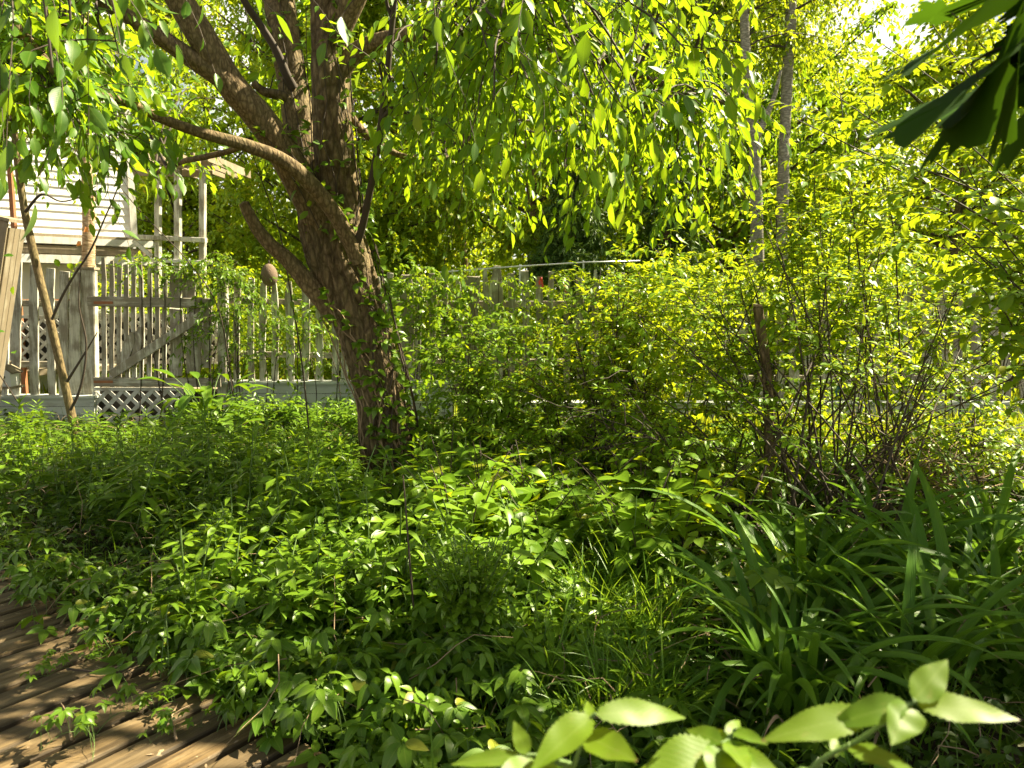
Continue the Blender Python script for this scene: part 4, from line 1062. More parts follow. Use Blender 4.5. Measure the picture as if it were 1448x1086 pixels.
# bushes just beyond the fence
def bush_parts(root, H, R, ns, nl, L, leafm, seed, wr=.5, tp=DIA):
    global rng
    keep, rng = rng, np.random.default_rng(seed)
    th = U(0, 2 * PI, ns); rr = R * np.sqrt(U(.05, 1, ns)); hh = H * U(.55, 1.0, ns) * (1 - .35 * (rr / R) ** 2)
    a = np.column_stack([np.cos(th) * rr * .15, np.sin(th) * rr * .15, np.zeros(ns)]); b = np.column_stack([np.cos(th) * rr, np.sin(th) * rr, hh])
    st = bez(a, np.column_stack([b[:, 0] * .4, b[:, 1] * .4, hh * .75]), b, 10)
    for k in range(ns):
        mb = MB(); tubes(mb, st[k:k + 1], np.linspace(.014, .004, 10)[None], 5); mb.build('stem', M['twig'], root)
    nl = int(nl * 1.6); nt = nl // 10; bi = rng.integers(0, ns, nt); t = U(.25, 1, nt); i0 = np.minimum((t * 9).astype(int), 8)
    q0 = st[bi, i0]; sp = sprays(q0, nrm(rng.normal(0, 1, q0.shape) + np.array([0, 0, .35])), U(.2, .5, nt) * H / 2, 6, U(.1, .6, nt), .06)
    lf = MB(); twig_leaves(lf, sp, 10, L, wr, tp, hang=.15, jitter=.4); lf.build('foliage', M[leafm], root)
    rng = keep
def bush(name, label, x, y, H, R, ns, nl, L, leafm, seed, group=None, wr=.5, tp=DIA):
    r = thing(name, label, 'bush', (x, y, GZ), 0, group); bush_parts(r, H, R, ns, nl, L, leafm, seed, wr, tp); return r
bp = [bush('leafy_bush', 'sunlit bush beyond the fence behind the pale trunks', XA(1120, 11.2), 11.2, 2.6, 1.7, 12, 4200, .09, 'bright', 41, 'bushes beyond the fence'),
      bush('leafy_bush', 'yellow green bush beyond the fence just right of the leaning trunk', XA(590, 11.3), 11.3, 2.3, 1.6, 12, 4400, .09, 'back', 42, 'bushes beyond the fence')]
for i, (px, Y, s, lab) in enumerate([
        (245, 10.5, .95, 'bush between the gate and the pergola posts'),
        (1088, 11.9, 1.45, 'tall bush half hiding the feet of the two pale trunks'),
        (330, 13.0, .95, 'bush filling the view under the pergola rail'),
        (440, 11.6, .95, 'bush seen through pickets left of the leaning trunk'),
        (700, 12.0, .9, 'bush behind the pipe topped fence, in front of the evergreens'),
        (1010, 12.2, 1.0, 'bush between the right evergreen and the pale trunks'),
        (1290, 11.6, 1.15, 'tall bright bush behind the right hand fence'),
        (1440, 12.0, 1.25, 'tall bright bush at the right edge beyond the fence'),
        (1560, 11.0, 1.1, 'bright bush beyond the fence, just outside the right edge')]):
    dup(bp[i % 2], (XA(px, Y), Y, GZ), U(0, 6), s, lab, 'bushes beyond the fence')

# lawn beyond the fence, far hedge
mb = MB(); n = 16000; yb = 9.4 + 9 * rng.random(n) ** 1.4; xb = U(-.85, .85, n) * yb
n2 = 12000; y2 = U(6.0, 8.7, n2); x2 = U(.16, .85, n2) * y2; xb = np.r_[xb, x2]; yb = np.r_[yb, y2]; n += n2
leaves(mb, np.column_stack([xb, yb, np.full(n, GZ - .02)]), nrm(np.column_stack([rng.normal(0, .35, (n, 2)), np.ones(n)])), nrm(rng.normal(0, 1, (n, 3))), U(.10, .34, n), U(.012, .028, n), DIA, .2, .2)
tag(mb.build('lawn_grass', M['lawn']), 'bright sunlit grass beyond the fence', 'grass', kind='stuff')
mb = MB(); n = 26000; th = U(-.95, .95, n); rr = U(31, 37, n); zz = GZ + 5.6 * rng.random(n) ** .8 * (1 + .25 * np.sin(th * 9) + .15 * np.sin(th * 23))
leaves(mb, np.column_stack([np.sin(th) * rr, np.cos(th) * rr, zz]), nrm(rng.normal(0, 1, (n, 3))), nrm(rng.normal(0, 1, (n, 3)) + np.array([0, 0, 1])), U(.3, .5, n), U(.2, .3, n), DIA, .3, .2)
tag(mb.build('far_woods', M['back']), 'far wood edge closing the view', 'woods', kind='stuff')
# ------------------------------------------------------------------ garden shrubs inside the fence
def arching_shrub(name, label, base_px, Y, ends, leafm, L, wr=.45, nside=9, per=9, barkm='redtwig', r0=.010, bspread=.16, tp=OV, tl=(.22, .5), t0=.3, dens=1.0, hang=.12, pairs=True, drp=(.05, .45)):
    base = P(base_px[0], base_px[1], Y); base[2] = GZ
    t = thing(name, label, 'shrub', base); lf = MB()
    for (ex, ey, eY) in ends:
        e = P(ex, ey, eY); a = base + np.array([rng.normal(0, bspread), rng.normal(0, bspread), 0])
        m = a * .45 + e * .55; m[2] = a[2] + (e[2] - a[2]) * U(.45, .9) + U(0, .2)
        K = 16; pa = bez(a[None], m[None], e[None], K); pa[0] += np.cumsum(rng.normal(0, .007, (K, 3)), 0) * np.linspace(0, 1, K)[:, None]
        mb = MB(); tubes(mb, pa, np.linspace(r0 * U(.7, 1.25), .0025, K)[None], 6)
        ns = max(2, int(nside * .72 * U(.6, 1.3) * dens)); tt = U(t0, 1, ns); i0 = np.minimum((tt * (K - 1)).astype(int), K - 2)
        tg = nrm(pa[0, i0 + 1] - pa[0, i0]); p0 = pa[0, i0]
        sp = sprays(p0, nrm(tg * np.array([.6, .6, .35]) + rng.normal(0, .6, tg.shape) * np.array([1, 1, .3])), U(tl[0], tl[1], ns) * 1.3, 8, U(drp[0], drp[1], ns), .06)
        tubes(mb, sp, np.linspace(.0032, .0012, 8)[None].repeat(ns, 0), 3)
        twig_leaves(lf, sp, per + 3, L, wr, tp, hang=hang * .5, spread=1.0, fold=.25, droop=.3, jitter=.2, pairs=pairs, t0=.12, upj=.2)
        mb.build('stem', M[barkm], t, loc=base)
    lf.build('foliage', M[leafm], t, loc=base)
    return t
def fan(n, xs, ys, Y):
    return [(U(*xs), U(*ys), U(*Y)) for _ in range(n)]
# the big dark stemmed shrub
arching_shrub('arching_shrub', 'large many stemmed shrub with dark arching stems and yellow green leaves', (1130, 760), 4.9,
    fan(10, (1010, 1240), (250, 420), (4.6, 6.2)) + fan(8, (880, 1030), (380, 520), (4.6, 6.0)) + fan(9, (1180, 1420), (330, 520), (4.6, 6.0)) + fan(8, (1330, 1540), (430, 640), (4.4, 5.6)) + fan(5, (900, 1000), (520, 640), (4.4, 5.4)),
    'shrub', .066, nside=17, per=9, r0=.0095, t0=.40, bspread=.42)
arching_shrub('arching_shrub', 'low leafy shrub spreading under the bare stems at the right', (1330, 770), 4.9, fan(9, (1180, 1480), (560, 690), (4.6, 5.6)), 'shrub', .062, nside=10, per=8, r0=.007, t0=.3, bspread=.4)
# bare lower stems of the same thicket
def dead_stems(label, base_px, Y, ends, m='redtwig', r0=.008):
    base = P(base_px[0], base_px[1], Y); base[2] = GZ; t = thing('bare_shrub', label, 'shrub', base)
    for (ex, ey, eY) in ends:
        e = P(ex, ey, eY); a = base + np.array([rng.normal(0, .25), rng.normal(0, .2), 0]); mid = a * .5 + e * .5 + np.array([rng.normal(0, .1), 0, U(.05, .35)])
        pa = bez(a[None], mid[None], e[None], 14); pa[0] += np.cumsum(rng.normal(0, .01, (14, 3)), 0) * np.linspace(0, 1, 14)[:, None]
        mb = MB(); tubes(mb, pa, np.linspace(r0 * U(.6, 1.3), .002, 14)[None], 5)
        ns = 5; p0 = pa[0, rng.integers(4, 13, ns)]; tubes(mb, sprays(p0, nrm(rng.normal(0, 1, (ns, 3)) + (e - a)), U(.25, .8, ns), 6, .2, .09), np.linspace(.005, .0012, 6)[None].repeat(ns, 0), 3)
        mb.build('stem', M[m], t, loc=base)
dead_stems('tangle of bare dark stems fanning out low to the right of the big shrub', (1190, 760), 4.7, fan(11, (1280, 1540), (500, 720), (4.3, 5.2)) + fan(7, (1120, 1380), (420, 560), (4.6, 5.2)))
dead_stems('tangle of bare dark stems fanning low to the left of the big shrub', (1080, 740), 4.8, fan(12, (740, 960), (545, 690), (4.5, 5.6)))
dead_stems('heap of dry brown twigs under the right hand shrub', (1315, 745), 4.6, fan(16, (1230, 1420), (620, 720), (4.3, 4.9)), 'drytwig', .006)
arching_shrub('arching_shrub', 'bright low shrub with shining leaves between the trunk and the dark stemmed shrub', (860, 720), 5.6,
    fan(14, (700, 1010), (365, 500), (5.4, 6.8)) + fan(12, (690, 960), (500, 640), (5.0, 6.2)) + fan(5, (800, 920), (370, 430), (5.8, 6.8)), 'bright', .07, nside=20, per=10, r0=.009, t0=.3, drp=(.0, .4))
arching_shrub('arching_shrub', 'leafy green shrub growing close against the right side of the leaning trunk', (690, 700), 6.3,
    fan(14, (590, 760), (440, 560), (6.1, 7.2)) + fan(12, (600, 780), (540, 660), (5.7, 6.6)), 'weed', .072, nside=18, per=10, r0=.008, t0=.3)
arching_shrub('arching_shrub', 'bright shrub leaning over the fence behind the dark stemmed shrub', (1060, 640), 7.2,
    fan(12, (900, 1230), (330, 470), (6.6, 8.0)) + fan(8, (940, 1250), (470, 580), (6.6, 7.8)), 'bright', .07, nside=19, per=10, r0=.009, t0=.3)
arching_shrub('arching_shrub', 'shrub with sparse bright leaves in front of the right hand pickets', (1400, 690), 6.0,
    fan(9, (1250, 1560), (350, 440), (5.6, 6.8)), 'bright', .068, nside=10, per=8, r0=.009, t0=.62)
arching_shrub('tall_shrub', 'tall slender shrub with upright dark stems rising above the fence line', (1190, 700), 5.6,
    [(1180, 110, 5.5), (1150, 230, 5.5), (1215, 170, 5.7), (1205, 280, 5.6), (1268, 300, 5.6), (1130, 300, 5.4), (1240, 220, 5.6)], 'shrub', .07, nside=22, per=9, r0=.011, bspread=.25, t0=.4, tl=(.2, .42))
arching_shrub('overhanging_shrub', 'shrub with large bright rounded leaves reaching in at the right edge', (1660, 800), 3.9,
    fan(12, (1330, 1520), (235, 420), (3.5, 4.4)) + fan(2, (1400, 1520), (180, 300), (3.7, 4.6)), 'shrub', .078, .54, nside=9, per=6, r0=.011, t0=.5, tp=RND, tl=(.2, .45))
# thin branches across the upper right corner
arching_shrub('overhanging_shrub', 'thin leafy branches sweeping in from the upper right corner', (1950, 760), 4.8,
    [(1180, 130, 4.6), (1240, 60, 4.8), (1200, 205, 4.5), (1300, 20, 4.8), (1290, 120, 4.6), (1120, 175, 4.4), (1385, 60, 4.5)], 'shrub', .08, nside=16, per=8, r0=.013, t0=.55, tl=(.25, .6))

# sawn sapling stub among the shrub stems
t = thing('sawn_stub', 'brown sawn off stem standing upright among the shrub leaves', 'stump', P(1090, 690, 5.0)); t.location.z = GZ; L0 = np.array(t.location)
mb = MB(); bark_limb(mb, [L0, P(1088, 600, 5.0), P(1083, 520, 4.98), P(1076, 470, 4.96), P(1071, 434, 4.95)], np.array([17, 16, 14, 14, 13]) / 2 * 5 / FPX, 40, 18, .06); mb.build('trunk', M['bark'], t, loc=L0)
mb = MB(); c = P(1071, 433, 4.95); tubes(mb, [c - np.array([0, 0, .004]), c + np.array([0, 0, .012])], [.030, .027], 14, True); mb.build('cut_face', M['drytwig'], t, loc=L0)
mb = MB(); bark_limb(mb, [P(1086, 570, 4.98), P(1080, 545, 4.9), P(1070, 525, 4.85)], [.012, .009, .005], 14, 10, .05); mb.build('branch', M['bark'], t, loc=L0)

# vines over the fence
def fence_vine(label, starts, L, wr, leafm='ivy', tp=OV, Y=FY - .12, n=5, per=12, ln=(.3, .8), droop=(.3, 1.1)):
    base = P(starts[0][0], 585, Y); base[2] = GZ
    t = thing('fence_vine', label, 'vine', base); lf = MB()
    for (x, y, k) in starts:
        top = P(x, y, Y); a = np.array([top[0] + rng.normal(0, .12), Y, GZ])
        pa = bez(a[None], ((a + top) / 2 + np.array([rng.normal(0, .12), -.02, 0]))[None], top[None], 12)
        mb = MB(); tubes(mb, pa, np.linspace(.008, .004, 12)[None], 5)
        p0 = np.repeat(top[None], k, 0) + np.column_stack([rng.normal(0, .12, k), U(-.10, .08, k), rng.normal(0, .06, k)])
        sp = sprays(p0, nrm(np.column_stack([rng.normal(0, 1, k), U(-.5, .1, k), U(-.3, .6, k)])), U(ln[0], ln[1], k), 8, U(droop[0], droop[1], k), .06)
        tubes(mb, sp, np.linspace(.003, .001, 8)[None].repeat(k, 0), 3); mb.build('stem', M['twig'], t, loc=base)
        twig_leaves(lf, sp, per, L, wr, tp, hang=.35, spread=.9, jitter=.4, pairs=True)
    lf.build('foliage', M[leafm], t, loc=base)
fence_vine('dark narrow leaved vine smothering the post at the gate end', [(302, 388, 8), (322, 400, 9), (338, 395, 9), (318, 430, 9), (335, 450, 9), (312, 470, 7), (345, 420, 7), (350, 490, 7), (300, 375, 7)], .075, .32, 'creeper', LAN, FY - .16)
fence_vine('low green vine trailing along the top of the gate pickets', [(200, 374, 5), (232, 376, 6), (258, 380, 7), (284, 380, 8), (215, 372, 4), (310, 378, 8)], .05, .45, 'ivy', OV, FY - .1, ln=(.15, .35), droop=(.1, .5))
fence_vine('vine climbing the pickets between the gate and the leaning trunk', [(395, 470, 5), (420, 450, 5), (455, 475, 6), (375, 500, 5), (475, 440, 5), (440, 510, 6)], .06, .5, 'ivy', OV, FY - .05)
fence_vine('bright vine rambling over the pickets under the metal pipe', [(640, 400, 6), (675, 405, 6), (705, 392, 6), (745, 420, 5), (790, 440, 6), (830, 410, 7), (860, 400, 7), (895, 405, 8)], .07, .5, 'ivy', OV, FY + .2)
fence_vine('bright vine rambling over the right hand pickets behind the big shrub', [(930, 405, 8), (970, 410, 8), (1010, 400, 8), (1060, 410, 8), (1110, 405, 7), (1160, 410, 7), (1220, 400, 7), (1290, 405, 7), (1350, 400, 6)], .07, .5, 'shrub', OV, FY + .55)
fence_vine('broad leaved vine hanging over the fence just right of the leaning trunk', [(560, 400, 8), (590, 395, 9), (625, 400, 9), (600, 440, 9), (640, 450, 8), (560, 460, 8), (680, 470, 7), (710, 440, 6)], .085, .5, 'ivy', OV, FY + .05)

# ------------------------------------------------------------------ plant makers (built at the origin, then copied)
def lily_plant(h, n, lean):
    t = thing('lily_plant', '', 'plant'); K = 10
    p = np.column_stack([lean * np.linspace(0, 1, K) ** 2, np.zeros(K), np.linspace(0, h, K)]); mb = MB(); tubes(mb, p, np.linspace(.005, .0025, K), 5); mb.build('stem', M['stem'], t)
    lf = MB(); z = np.sort(U(.18, 1, n)) ; th = np.arange(n) * 2.4 + rng.normal(0, .25, n); up = np.interp(z, [.2, .85, 1], [-.05, .25, 1.1])
    b = np.column_stack([np.interp(z, np.linspace(0, 1, K), p[:, 0]), np.zeros(n), z * h]); d = np.column_stack([np.cos(th), np.sin(th), up + rng.normal(0, .15, n)])
    L = np.interp(z, [.18, .5, .9, 1], [.15, .19, .16, .10]) * U(.8, 1.2, n); leaves(lf, b, d, np.array([0, 0, 1.0]) + rng.normal(0, .2, (n, 3)), L, L * U(.17, .23, n), BLD if False else LAN, .3, .35)
    lf.build('foliage', M['lily'], t); return t
def leafy_weed(ns, h, L, wr, leafm='weed', tp=OV, pairs=7, name='leafy_weed', out=.5, stemm='stem', flat=.2):
    t = thing(name, '', 'plant'); lf = MB()
    for k in range(ns):
        th = U(0, 2 * PI); o = U(.1, out); K = 8; hh = h * U(.7, 1.1); e = np.array([math.cos(th) * o * h, math.sin(th) * o * h, hh])
        pa = bez(np.array([[math.cos(th) * .02, math.sin(th) * .02, 0]]), np.array([[e[0] * .25, e[1] * .25, hh * .7]]), e[None], K)
        mb = MB(); tubes(mb, pa, np.linspace(.0045, .002, K)[None], 5); mb.build('stem', M[stemm], t)
        tt = np.linspace(.25, 1, pairs); i0 = np.minimum((tt * (K - 1)).astype(int), K - 2); b = pa[0, i0]
        for q in range(pairs):
            a0 = q * PI / 2 + U(-.4, .4) + k
            for s in (0, PI):
                d = np.array([math.cos(a0 + s), math.sin(a0 + s), U(-flat, flat * 2)]); ll = L * np.interp(tt[q], [.25, .6, 1], [.8, 1.1, .55]) * U(.8, 1.2)
                b2 = b[q] + d * .012; leaves(lf, b2, d, np.array([0, 0, 1.0]) + rng.normal(0, .25, 3), ll, ll * wr * U(.9, 1.1), tp, .3, .3)
    lf.build('foliage', M[leafm], t); return t
def creeper(nl, spread, h, L, nleaf=5, leafm='creeper', name='creeper', tp=SER, wr=.45):
    t = thing(name, '', 'creeper'); lf = MB()
    nr = 3
    for r in range(nr):
        th = r * 2.1 + U(-.4, .4); K = 9; e = np.array([math.cos(th), math.sin(th), 0]) * spread; tt = np.linspace(0, 1, K)
        pa = e * tt[:, None] + np.array([0, 0, 1]) * (np.sin(tt * PI) * h * .35 + .012)[:, None] + np.cumsum(rng.normal(0, .006, (K, 3)), 0) * tt[:, None]
        mb = MB(); tubes(mb, pa, np.linspace(.0035, .0015, K), 4)
        for k in range(nl):
            u = (k + U(.2, .9)) / nl; b = np.array([np.interp(u, tt, pa[:, i]) for i in range(3)]); a = U(0, 2 * PI); ph = h * U(.4, 1.1)
            c = b + np.array([math.cos(a) * ph * .4, math.sin(a) * ph * .4, ph]); m = b + np.array([math.cos(a) * ph * .1, math.sin(a) * ph * .1, ph * .7])
            tubes(mb, bez(b[None], m[None], c[None], 5), np.full((1, 5), .0016), 3)
            yaw = a + rng.normal(0, .4); nn = nrm(np.array([math.cos(a) * .45, math.sin(a) * .45, 1.0]) + rng.normal(0, .2, 3)); fw = nrm(np.cross(np.cross(nn, [math.cos(yaw), math.sin(yaw), 0]), nn)); sd = np.cross(nn, fw)
            ang = np.linspace(-1.9, 1.9, nleaf) if nleaf > 3 else np.array([-1.35, 0, 1.35]); d = np.cos(ang)[:, None] * fw + np.sin(ang)[:, None] * sd; ll = L * (1 - .28 * np.abs(ang) / 1.9) * U(.85, 1.15)
            leaves(lf, c + d * .008, d, nn + rng.normal(0, .1, (nleaf, 3)), ll, ll * wr, tp, .3, .32)
        mb.build('stem', M['stem'], t)
    lf.build('foliage', M[leafm], t); return t
def blades(mb, base, th, L, w, lean, K=9, tipdrop=1.0, fold=.3):
    """arching strap leaves"""
    N = len(th); t = np.linspace(0, 1, K)[None]
    a0 = lean[:, None]; ang = a0 + (tipdrop[:, None] if hasattr(tipdrop, '__len__') else tipdrop) * t ** 1.6
    ds = L[:, None] / (K - 1); hx = np.cumsum(np.sin(ang) * ds, 1) - np.sin(ang[:, :1]) * ds; hz = np.cumsum(np.cos(ang) * ds, 1) - np.cos(ang[:, :1]) * ds
    dirx = np.stack([np.cos(th), np.sin(th), 0 * th], -1); sx = np.stack([-np.sin(th), np.cos(th), 0 * th], -1)
    c = base[:, None] + hx[..., None] * dirx[:, None] + hz[..., None] * np.array([0, 0, 1.0]); sway = rng.normal(0, .06, N)[:, None] * L[:, None] * t ** 2; c = c + sway[..., None] * sx[:, None]
    wd = w[:, None] * np.interp(t[0], [0, .15, .5, .8, 1], [.8, 1, 1, .65, .04])[None] / 2
    nrmv = np.cos(ang)[..., None] * dirx[:, None] - np.sin(ang)[..., None] * np.array([0, 0, 1.0]); tw = rng.normal(0, .5, N)[:, None] * t
    sxx = sx[:, None] * np.cos(tw)[..., None] + nrmv * np.sin(tw)[..., None]; nn = -nrmv * np.cos(tw)[..., None] + sx[:, None] * np.sin(tw)[..., None]
    l = c - sxx * wd[..., None] + nn * (wd * fold)[..., None]; r = c + sxx * wd[..., None] + nn * (wd * fold)[..., None]
    V = np.stack([l, c, r], 2).reshape(-1, 3); A = np.zeros((N, K, 3, 3)); A[..., 0, 0] = -1; A[..., 2, 0] = 1; A[..., 1] = t[..., None]; A[..., 2] = rng.random(N)[:, None, None]
    i = np.arange(N)[:, None, None] * K * 3; k = np.arange(K - 1)[None, :, None] * 3; j = np.arange(2)[None, None]
    Q = np.stack([i + k + j, i + k + j + 1, i + k + 3 + j + 1, i + k + 3 + j], -1).reshape(-1, 4); mb.add(V, None, Q, A.reshape(-1, 3))
def grass_tuft(n, L, w=.006):
    t = thing('grass_tuft', '', 'grass'); mb = MB(); th = U(0, 2 * PI, n)
    blades(mb, np.column_stack([rng.normal(0, .03, (n, 2)), np.zeros(n)]), th, L * U(.5, 1.15, n), w * U(.7, 1.4, n), U(.03, .4, n), 9, U(.3, 1.8, n)); mb.build('blades', M['grass'], t); return t
def daylily(n, L):
    t = thing('daylily_clump', '', 'daylily'); 
    for k in range(n):
        mb = MB(); a = (k * 2.4 + U(-.4, .4)) % (2 * PI); s = -1 if k % 2 else 1
        blades(mb, np.array([[rng.normal(0, .05), rng.normal(0, .05), 0]]), np.array([a]), np.array([L * U(.65, 1.15)]), np.array([U(.032, .050)]), np.array([U(.05, .45)]), 16, np.array([U(.9, 2.6)]), .45)
        mb.build('strap_leaf', M['strap'], t)
    for k in range(4):
        mb = MB(); blades(mb, np.array([[rng.normal(0, .05), rng.normal(0, .05), 0]]), np.array([U(0, 6.28)]), np.array([L * U(.5, .8)]), np.array([U(.012, .02)]), np.array([U(.6, 1.1)]), 12, np.array([U(.9, 1.4)]), .5); mb.build('dead_leaf', M['drytwig'], t)
    return t
def broadleaf(n, L, h, label, leafm='creeper', wr=.5):
    t = thing('broadleaf_plant', label, 'plant'); lf = MB(); 
    for k in range(n):
        a = k * 2.4 + U(-.3, .3); o = U(.2, .6) * h; e = np.array([math.cos(a) * o, math.sin(a) * o, h * U(.35, 1)])
        mb = MB(); tubes(mb, bez(np.zeros((1, 3)), np.array([[e[0] * .3, e[1] * .3, e[2] * .8]]), e[None], 7), np.linspace(.007, .004, 7)[None], 5); mb.build('stem', M['stem'], t)
        ll = L * U(.75, 1.15); leaves(lf, e, np.array([math.cos(a), math.sin(a), U(.0, .9)]), np.array([-math.cos(a) * .4, -math.sin(a) * .4, 1.0]), ll, ll * wr, OVN, .35, .5)
        for u in (.45, .7):
            q = e * np.array([u * u, u * u, u * 1.05]); a2 = a + U(-1.5, 1.5); leaves(lf, q, np.array([math.cos(a2), math.sin(a2), U(.1, .9)]), np.array([-math.cos(a2) * .4, -math.sin(a2) * .4, 1.0]), ll * .9, ll * wr * .9, OVN, .35, .5)
    lf.build('foliage', M[leafm], t); return t

def scatter(protos, n, xr, Y, label, group, sc=(.8, 1.2), ok=None, tilt=.12, mind=0, zz=GZ, dm=.16, sf=None):
    """xr: left and right bounds as multiples of depth"""
    done = 0; tries = 0; pts = []
    while done < n and tries < n * 60:
        tries += 1; y = Y[0] + (Y[1] - Y[0]) * rng.random() ** .8; x = U(*xr) * y
        if on_deck(x, y, dm) or (x - T0[0]) ** 2 + (y - T0[1]) ** 2 < .3 ** 2: continue
        if ok is not None and not ok(x, y): continue
        if 3.5 < y < 5.85 and -.195 < x / y < -.125 and rng.random() < .9: continue
        if mind and any((x - a) ** 2 + (y - b) ** 2 < mind ** 2 for a, b in pts): continue
        pts.append((x, y)); p = random.choice(protos); s = U(*sc) * (sf(y) if sf else 1); rz = U(0, 2 * PI); tl = (rng.normal(0, tilt), rng.normal(0, tilt))
        if not p.get('used'):
            place(p, (x, y, zz - .02), rz, s, tl); p['label'] = label; p['group'] = group; p['used'] = 1
        else:
            r = dup(p, (x, y, zz - .02), rz, s, label, group, tl); r['used'] = 1
        done += 1
lil = [lily_plant(U(.55, .75), int(U(32, 42)), U(-.08, .12)) for _ in range(5)]
scatter(lil[:3], 115, (-.74, -.26), (4.5, 7.6), 'narrow leaved lily stem in the dense stand between the deck and the left fence', 'lily stems in the dense left stand', (.62, 1.3), sf=lambda y: 1.02 - .15 * (y - 4.5))
scatter(lil[3:], 60, (-.34, -.06), (4.0, 5.3), 'narrow leaved lily stem in the scattered drift in front of the leaning trunk', 'lily stems before the trunk', (.5, 1.0))
wd = [leafy_weed(6, .44, .105, .52), leafy_weed(5, .52, .095, .42), leafy_weed(7, .36, .07, .55), leafy_weed(6, .38, .075, .5)]
scatter(wd[:2], 70, (-.46, .02), (3.0, 4.6), 'oval leaved weed in the green bank between deck and trunk', 'oval leaved weeds in the front bank', (.6, 1.5))
scatter(wd[2:], 70, (-.06, .22), (4.4, 8.0), 'oval leaved weed in the undergrowth among the shrubs', 'oval leaved weeds among the shrubs', (.8, 1.4))
lw2 = [leafy_weed(5, .5, .085, .45, 'weed', OV, 8, 'tall_weed', .35), leafy_weed(6, .5, .08, .5, 'weed', OV, 8, 'tall_weed', .4)]
lw = [leafy_weed(5, .5, .10, .45, 'weed', LAN, 8, 'tall_weed', .35), leafy_weed(6, .55, .09, .4, 'lily', LAN, 9, 'tall_weed', .3)]
scatter(wd[2:], 45, (.2, .72), (5.0, 6.6), 'oval leaved weed in the light behind the dark stems at the right', 'oval leaved weeds behind the dark stems', (.7, 1.5))
scatter(lw, 26, (-.66, -.20), (4.5, 6.0), 'tall pointed weed standing up among the lily stems', 'pointed weeds among the lilies', (.85, 1.2))
scatter(tw3[:1] if False else lw2[1:], 16, (-.60, -.22), (4.3, 5.6), 'tall oval leaved weed standing up among the lily stems', 'oval weeds among the lilies', (.8, 1.15))
scatter(lw, 55, (-.30, .20), (4.6, 7.4), 'tall weed with pointed leaves around the foot of the leaning trunk', 'pointed leaved weeds round the trunk', (.5, .8))
lw3 = [leafy_weed(6, .52, .10, .42, 'weed', OV, 8, 'tall_weed', .4), leafy_weed(6, .55, .12, .34, 'lily', LAN, 8, 'tall_weed', .4)]
scatter(lw3, 30, (-.47, -.17), (7.6, 8.4), 'tall weed in front of the pale skirting left of the leaning trunk', 'weeds before the skirting', (.75, 1.1))
scatter(lw2, 40, (-.72, -.40), (5.2, 8.3), 'tall weed with oval leaves at the foot of the left fence', 'oval weeds at the left fence', (.4, .6))
cr = [creeper(5, .30, .17, .105), creeper(6, .32, .22, .095), creeper(4, .27, .14, .10), creeper(5, .28, .16, .09)]
scatter(cr[:2], 75, (-.50, .02), (2.0, 3.7), 'five leaved creeper spilling from the bank onto the deck edge', 'creepers along the deck edge', (.75, 1.15), lambda x, y: True, .1, dm=.06)
scatter(cr[2:], 45, (-.02, .50), (2.1, 4.2), 'five leaved creeper under the strap leaves at the right', 'creepers under the daylilies', (.75, 1.1))
vb = [leafy_weed(6, .62, .15, .55, 'weed', OVN, 5, 'broad_leaved_shrub', .7, 'redtwig', .1), leafy_weed(5, .66, .14, .6, 'bright', OVN, 5, 'broad_leaved_shrub', .75, 'redtwig', .1)]
tw3 = [leafy_weed(6, .6, .11, .45, 'weed', OV, 8, 'tall_weed', .45), leafy_weed(5, .55, .12, .5, 'weed', OV, 7, 'tall_weed', .5)]
scatter(tw3, 34, (-.08, .20), (3.5, 4.7), 'tall broad leaved weed in the middle between the grass and the shrubs', 'broad weeds behind the grass', (.75, 1.1))
scatter(tw3, 12, (.0, .16), (2.7, 3.6), 'tall broad leaved weed standing in the grass patch', 'broad weeds in the grass', (.55, .8))
scatter(tw3, 24, (-.30, -.04), (3.0, 3.9), 'tall broad leaved weed rising from the front bank', 'broad weeds in the front bank', (.7, 1.0))
scatter(vb, 26, (-.09, .24), (3.7, 4.6), 'low shrub with broad sunlit leaves in the middle between trunk and dark stemmed shrub', 'broad leaved low shrubs', (.9, 1.25), None, .08, .22)
gt = [grass_tuft(34, .42), grass_tuft(28, .5), grass_tuft(40, .36), grass_tuft(30, .45)]
scatter(gt[:2], 60, (.0, .22), (2.4, 4.2), 'tuft of fine grass between the bank and the strap leaved clumps', 'grass tufts in the middle', (.8, 1.2))
scatter(gt[2:], 50, (-.32, -.06), (3.2, 4.8), 'tuft of fine grass growing through the oval leaved weeds', 'grass tufts in the bank', (.8, 1.2))
dl = [daylily(34, .88), daylily(38, 1.0), daylily(30, .82), daylily(34, .92)]
spots = [(1110, 1030, .95, 'daylily clump with arching leaves nearest the grass tufts'), (1150, 925, 1.0, 'daylily clump whose leaves bow left over the grass, behind the nearest one'), (1190, 985, 1.0, 'large dark daylily clump in the middle of the strap leaved bed'),
         (1270, 880, 1.1, 'daylily clump with tall upright leaves under the dark stems'), (1370, 960, 1.1, 'daylily clump with a pale arching leaf near the right edge'), (1430, 860, 1.0, 'daylily clump at the right edge below the bare stems'),
         (1180, 860, .95, 'daylily clump with one tall lit leaf at the foot of the big shrub'), (1320, 1060, .95, 'daylily clump half hidden by the near pale leaves'), (1470, 1030, 1.0, 'daylily clump cut by the right edge beside the near leaves'),
         (1150, 1090, .85, 'daylily clump low at the bottom behind the near leaves'), (1365, 815, .9, 'daylily clump farthest back under the dry twigs'), (1130, 820, .7, 'thin daylily clump behind the raspberry')]
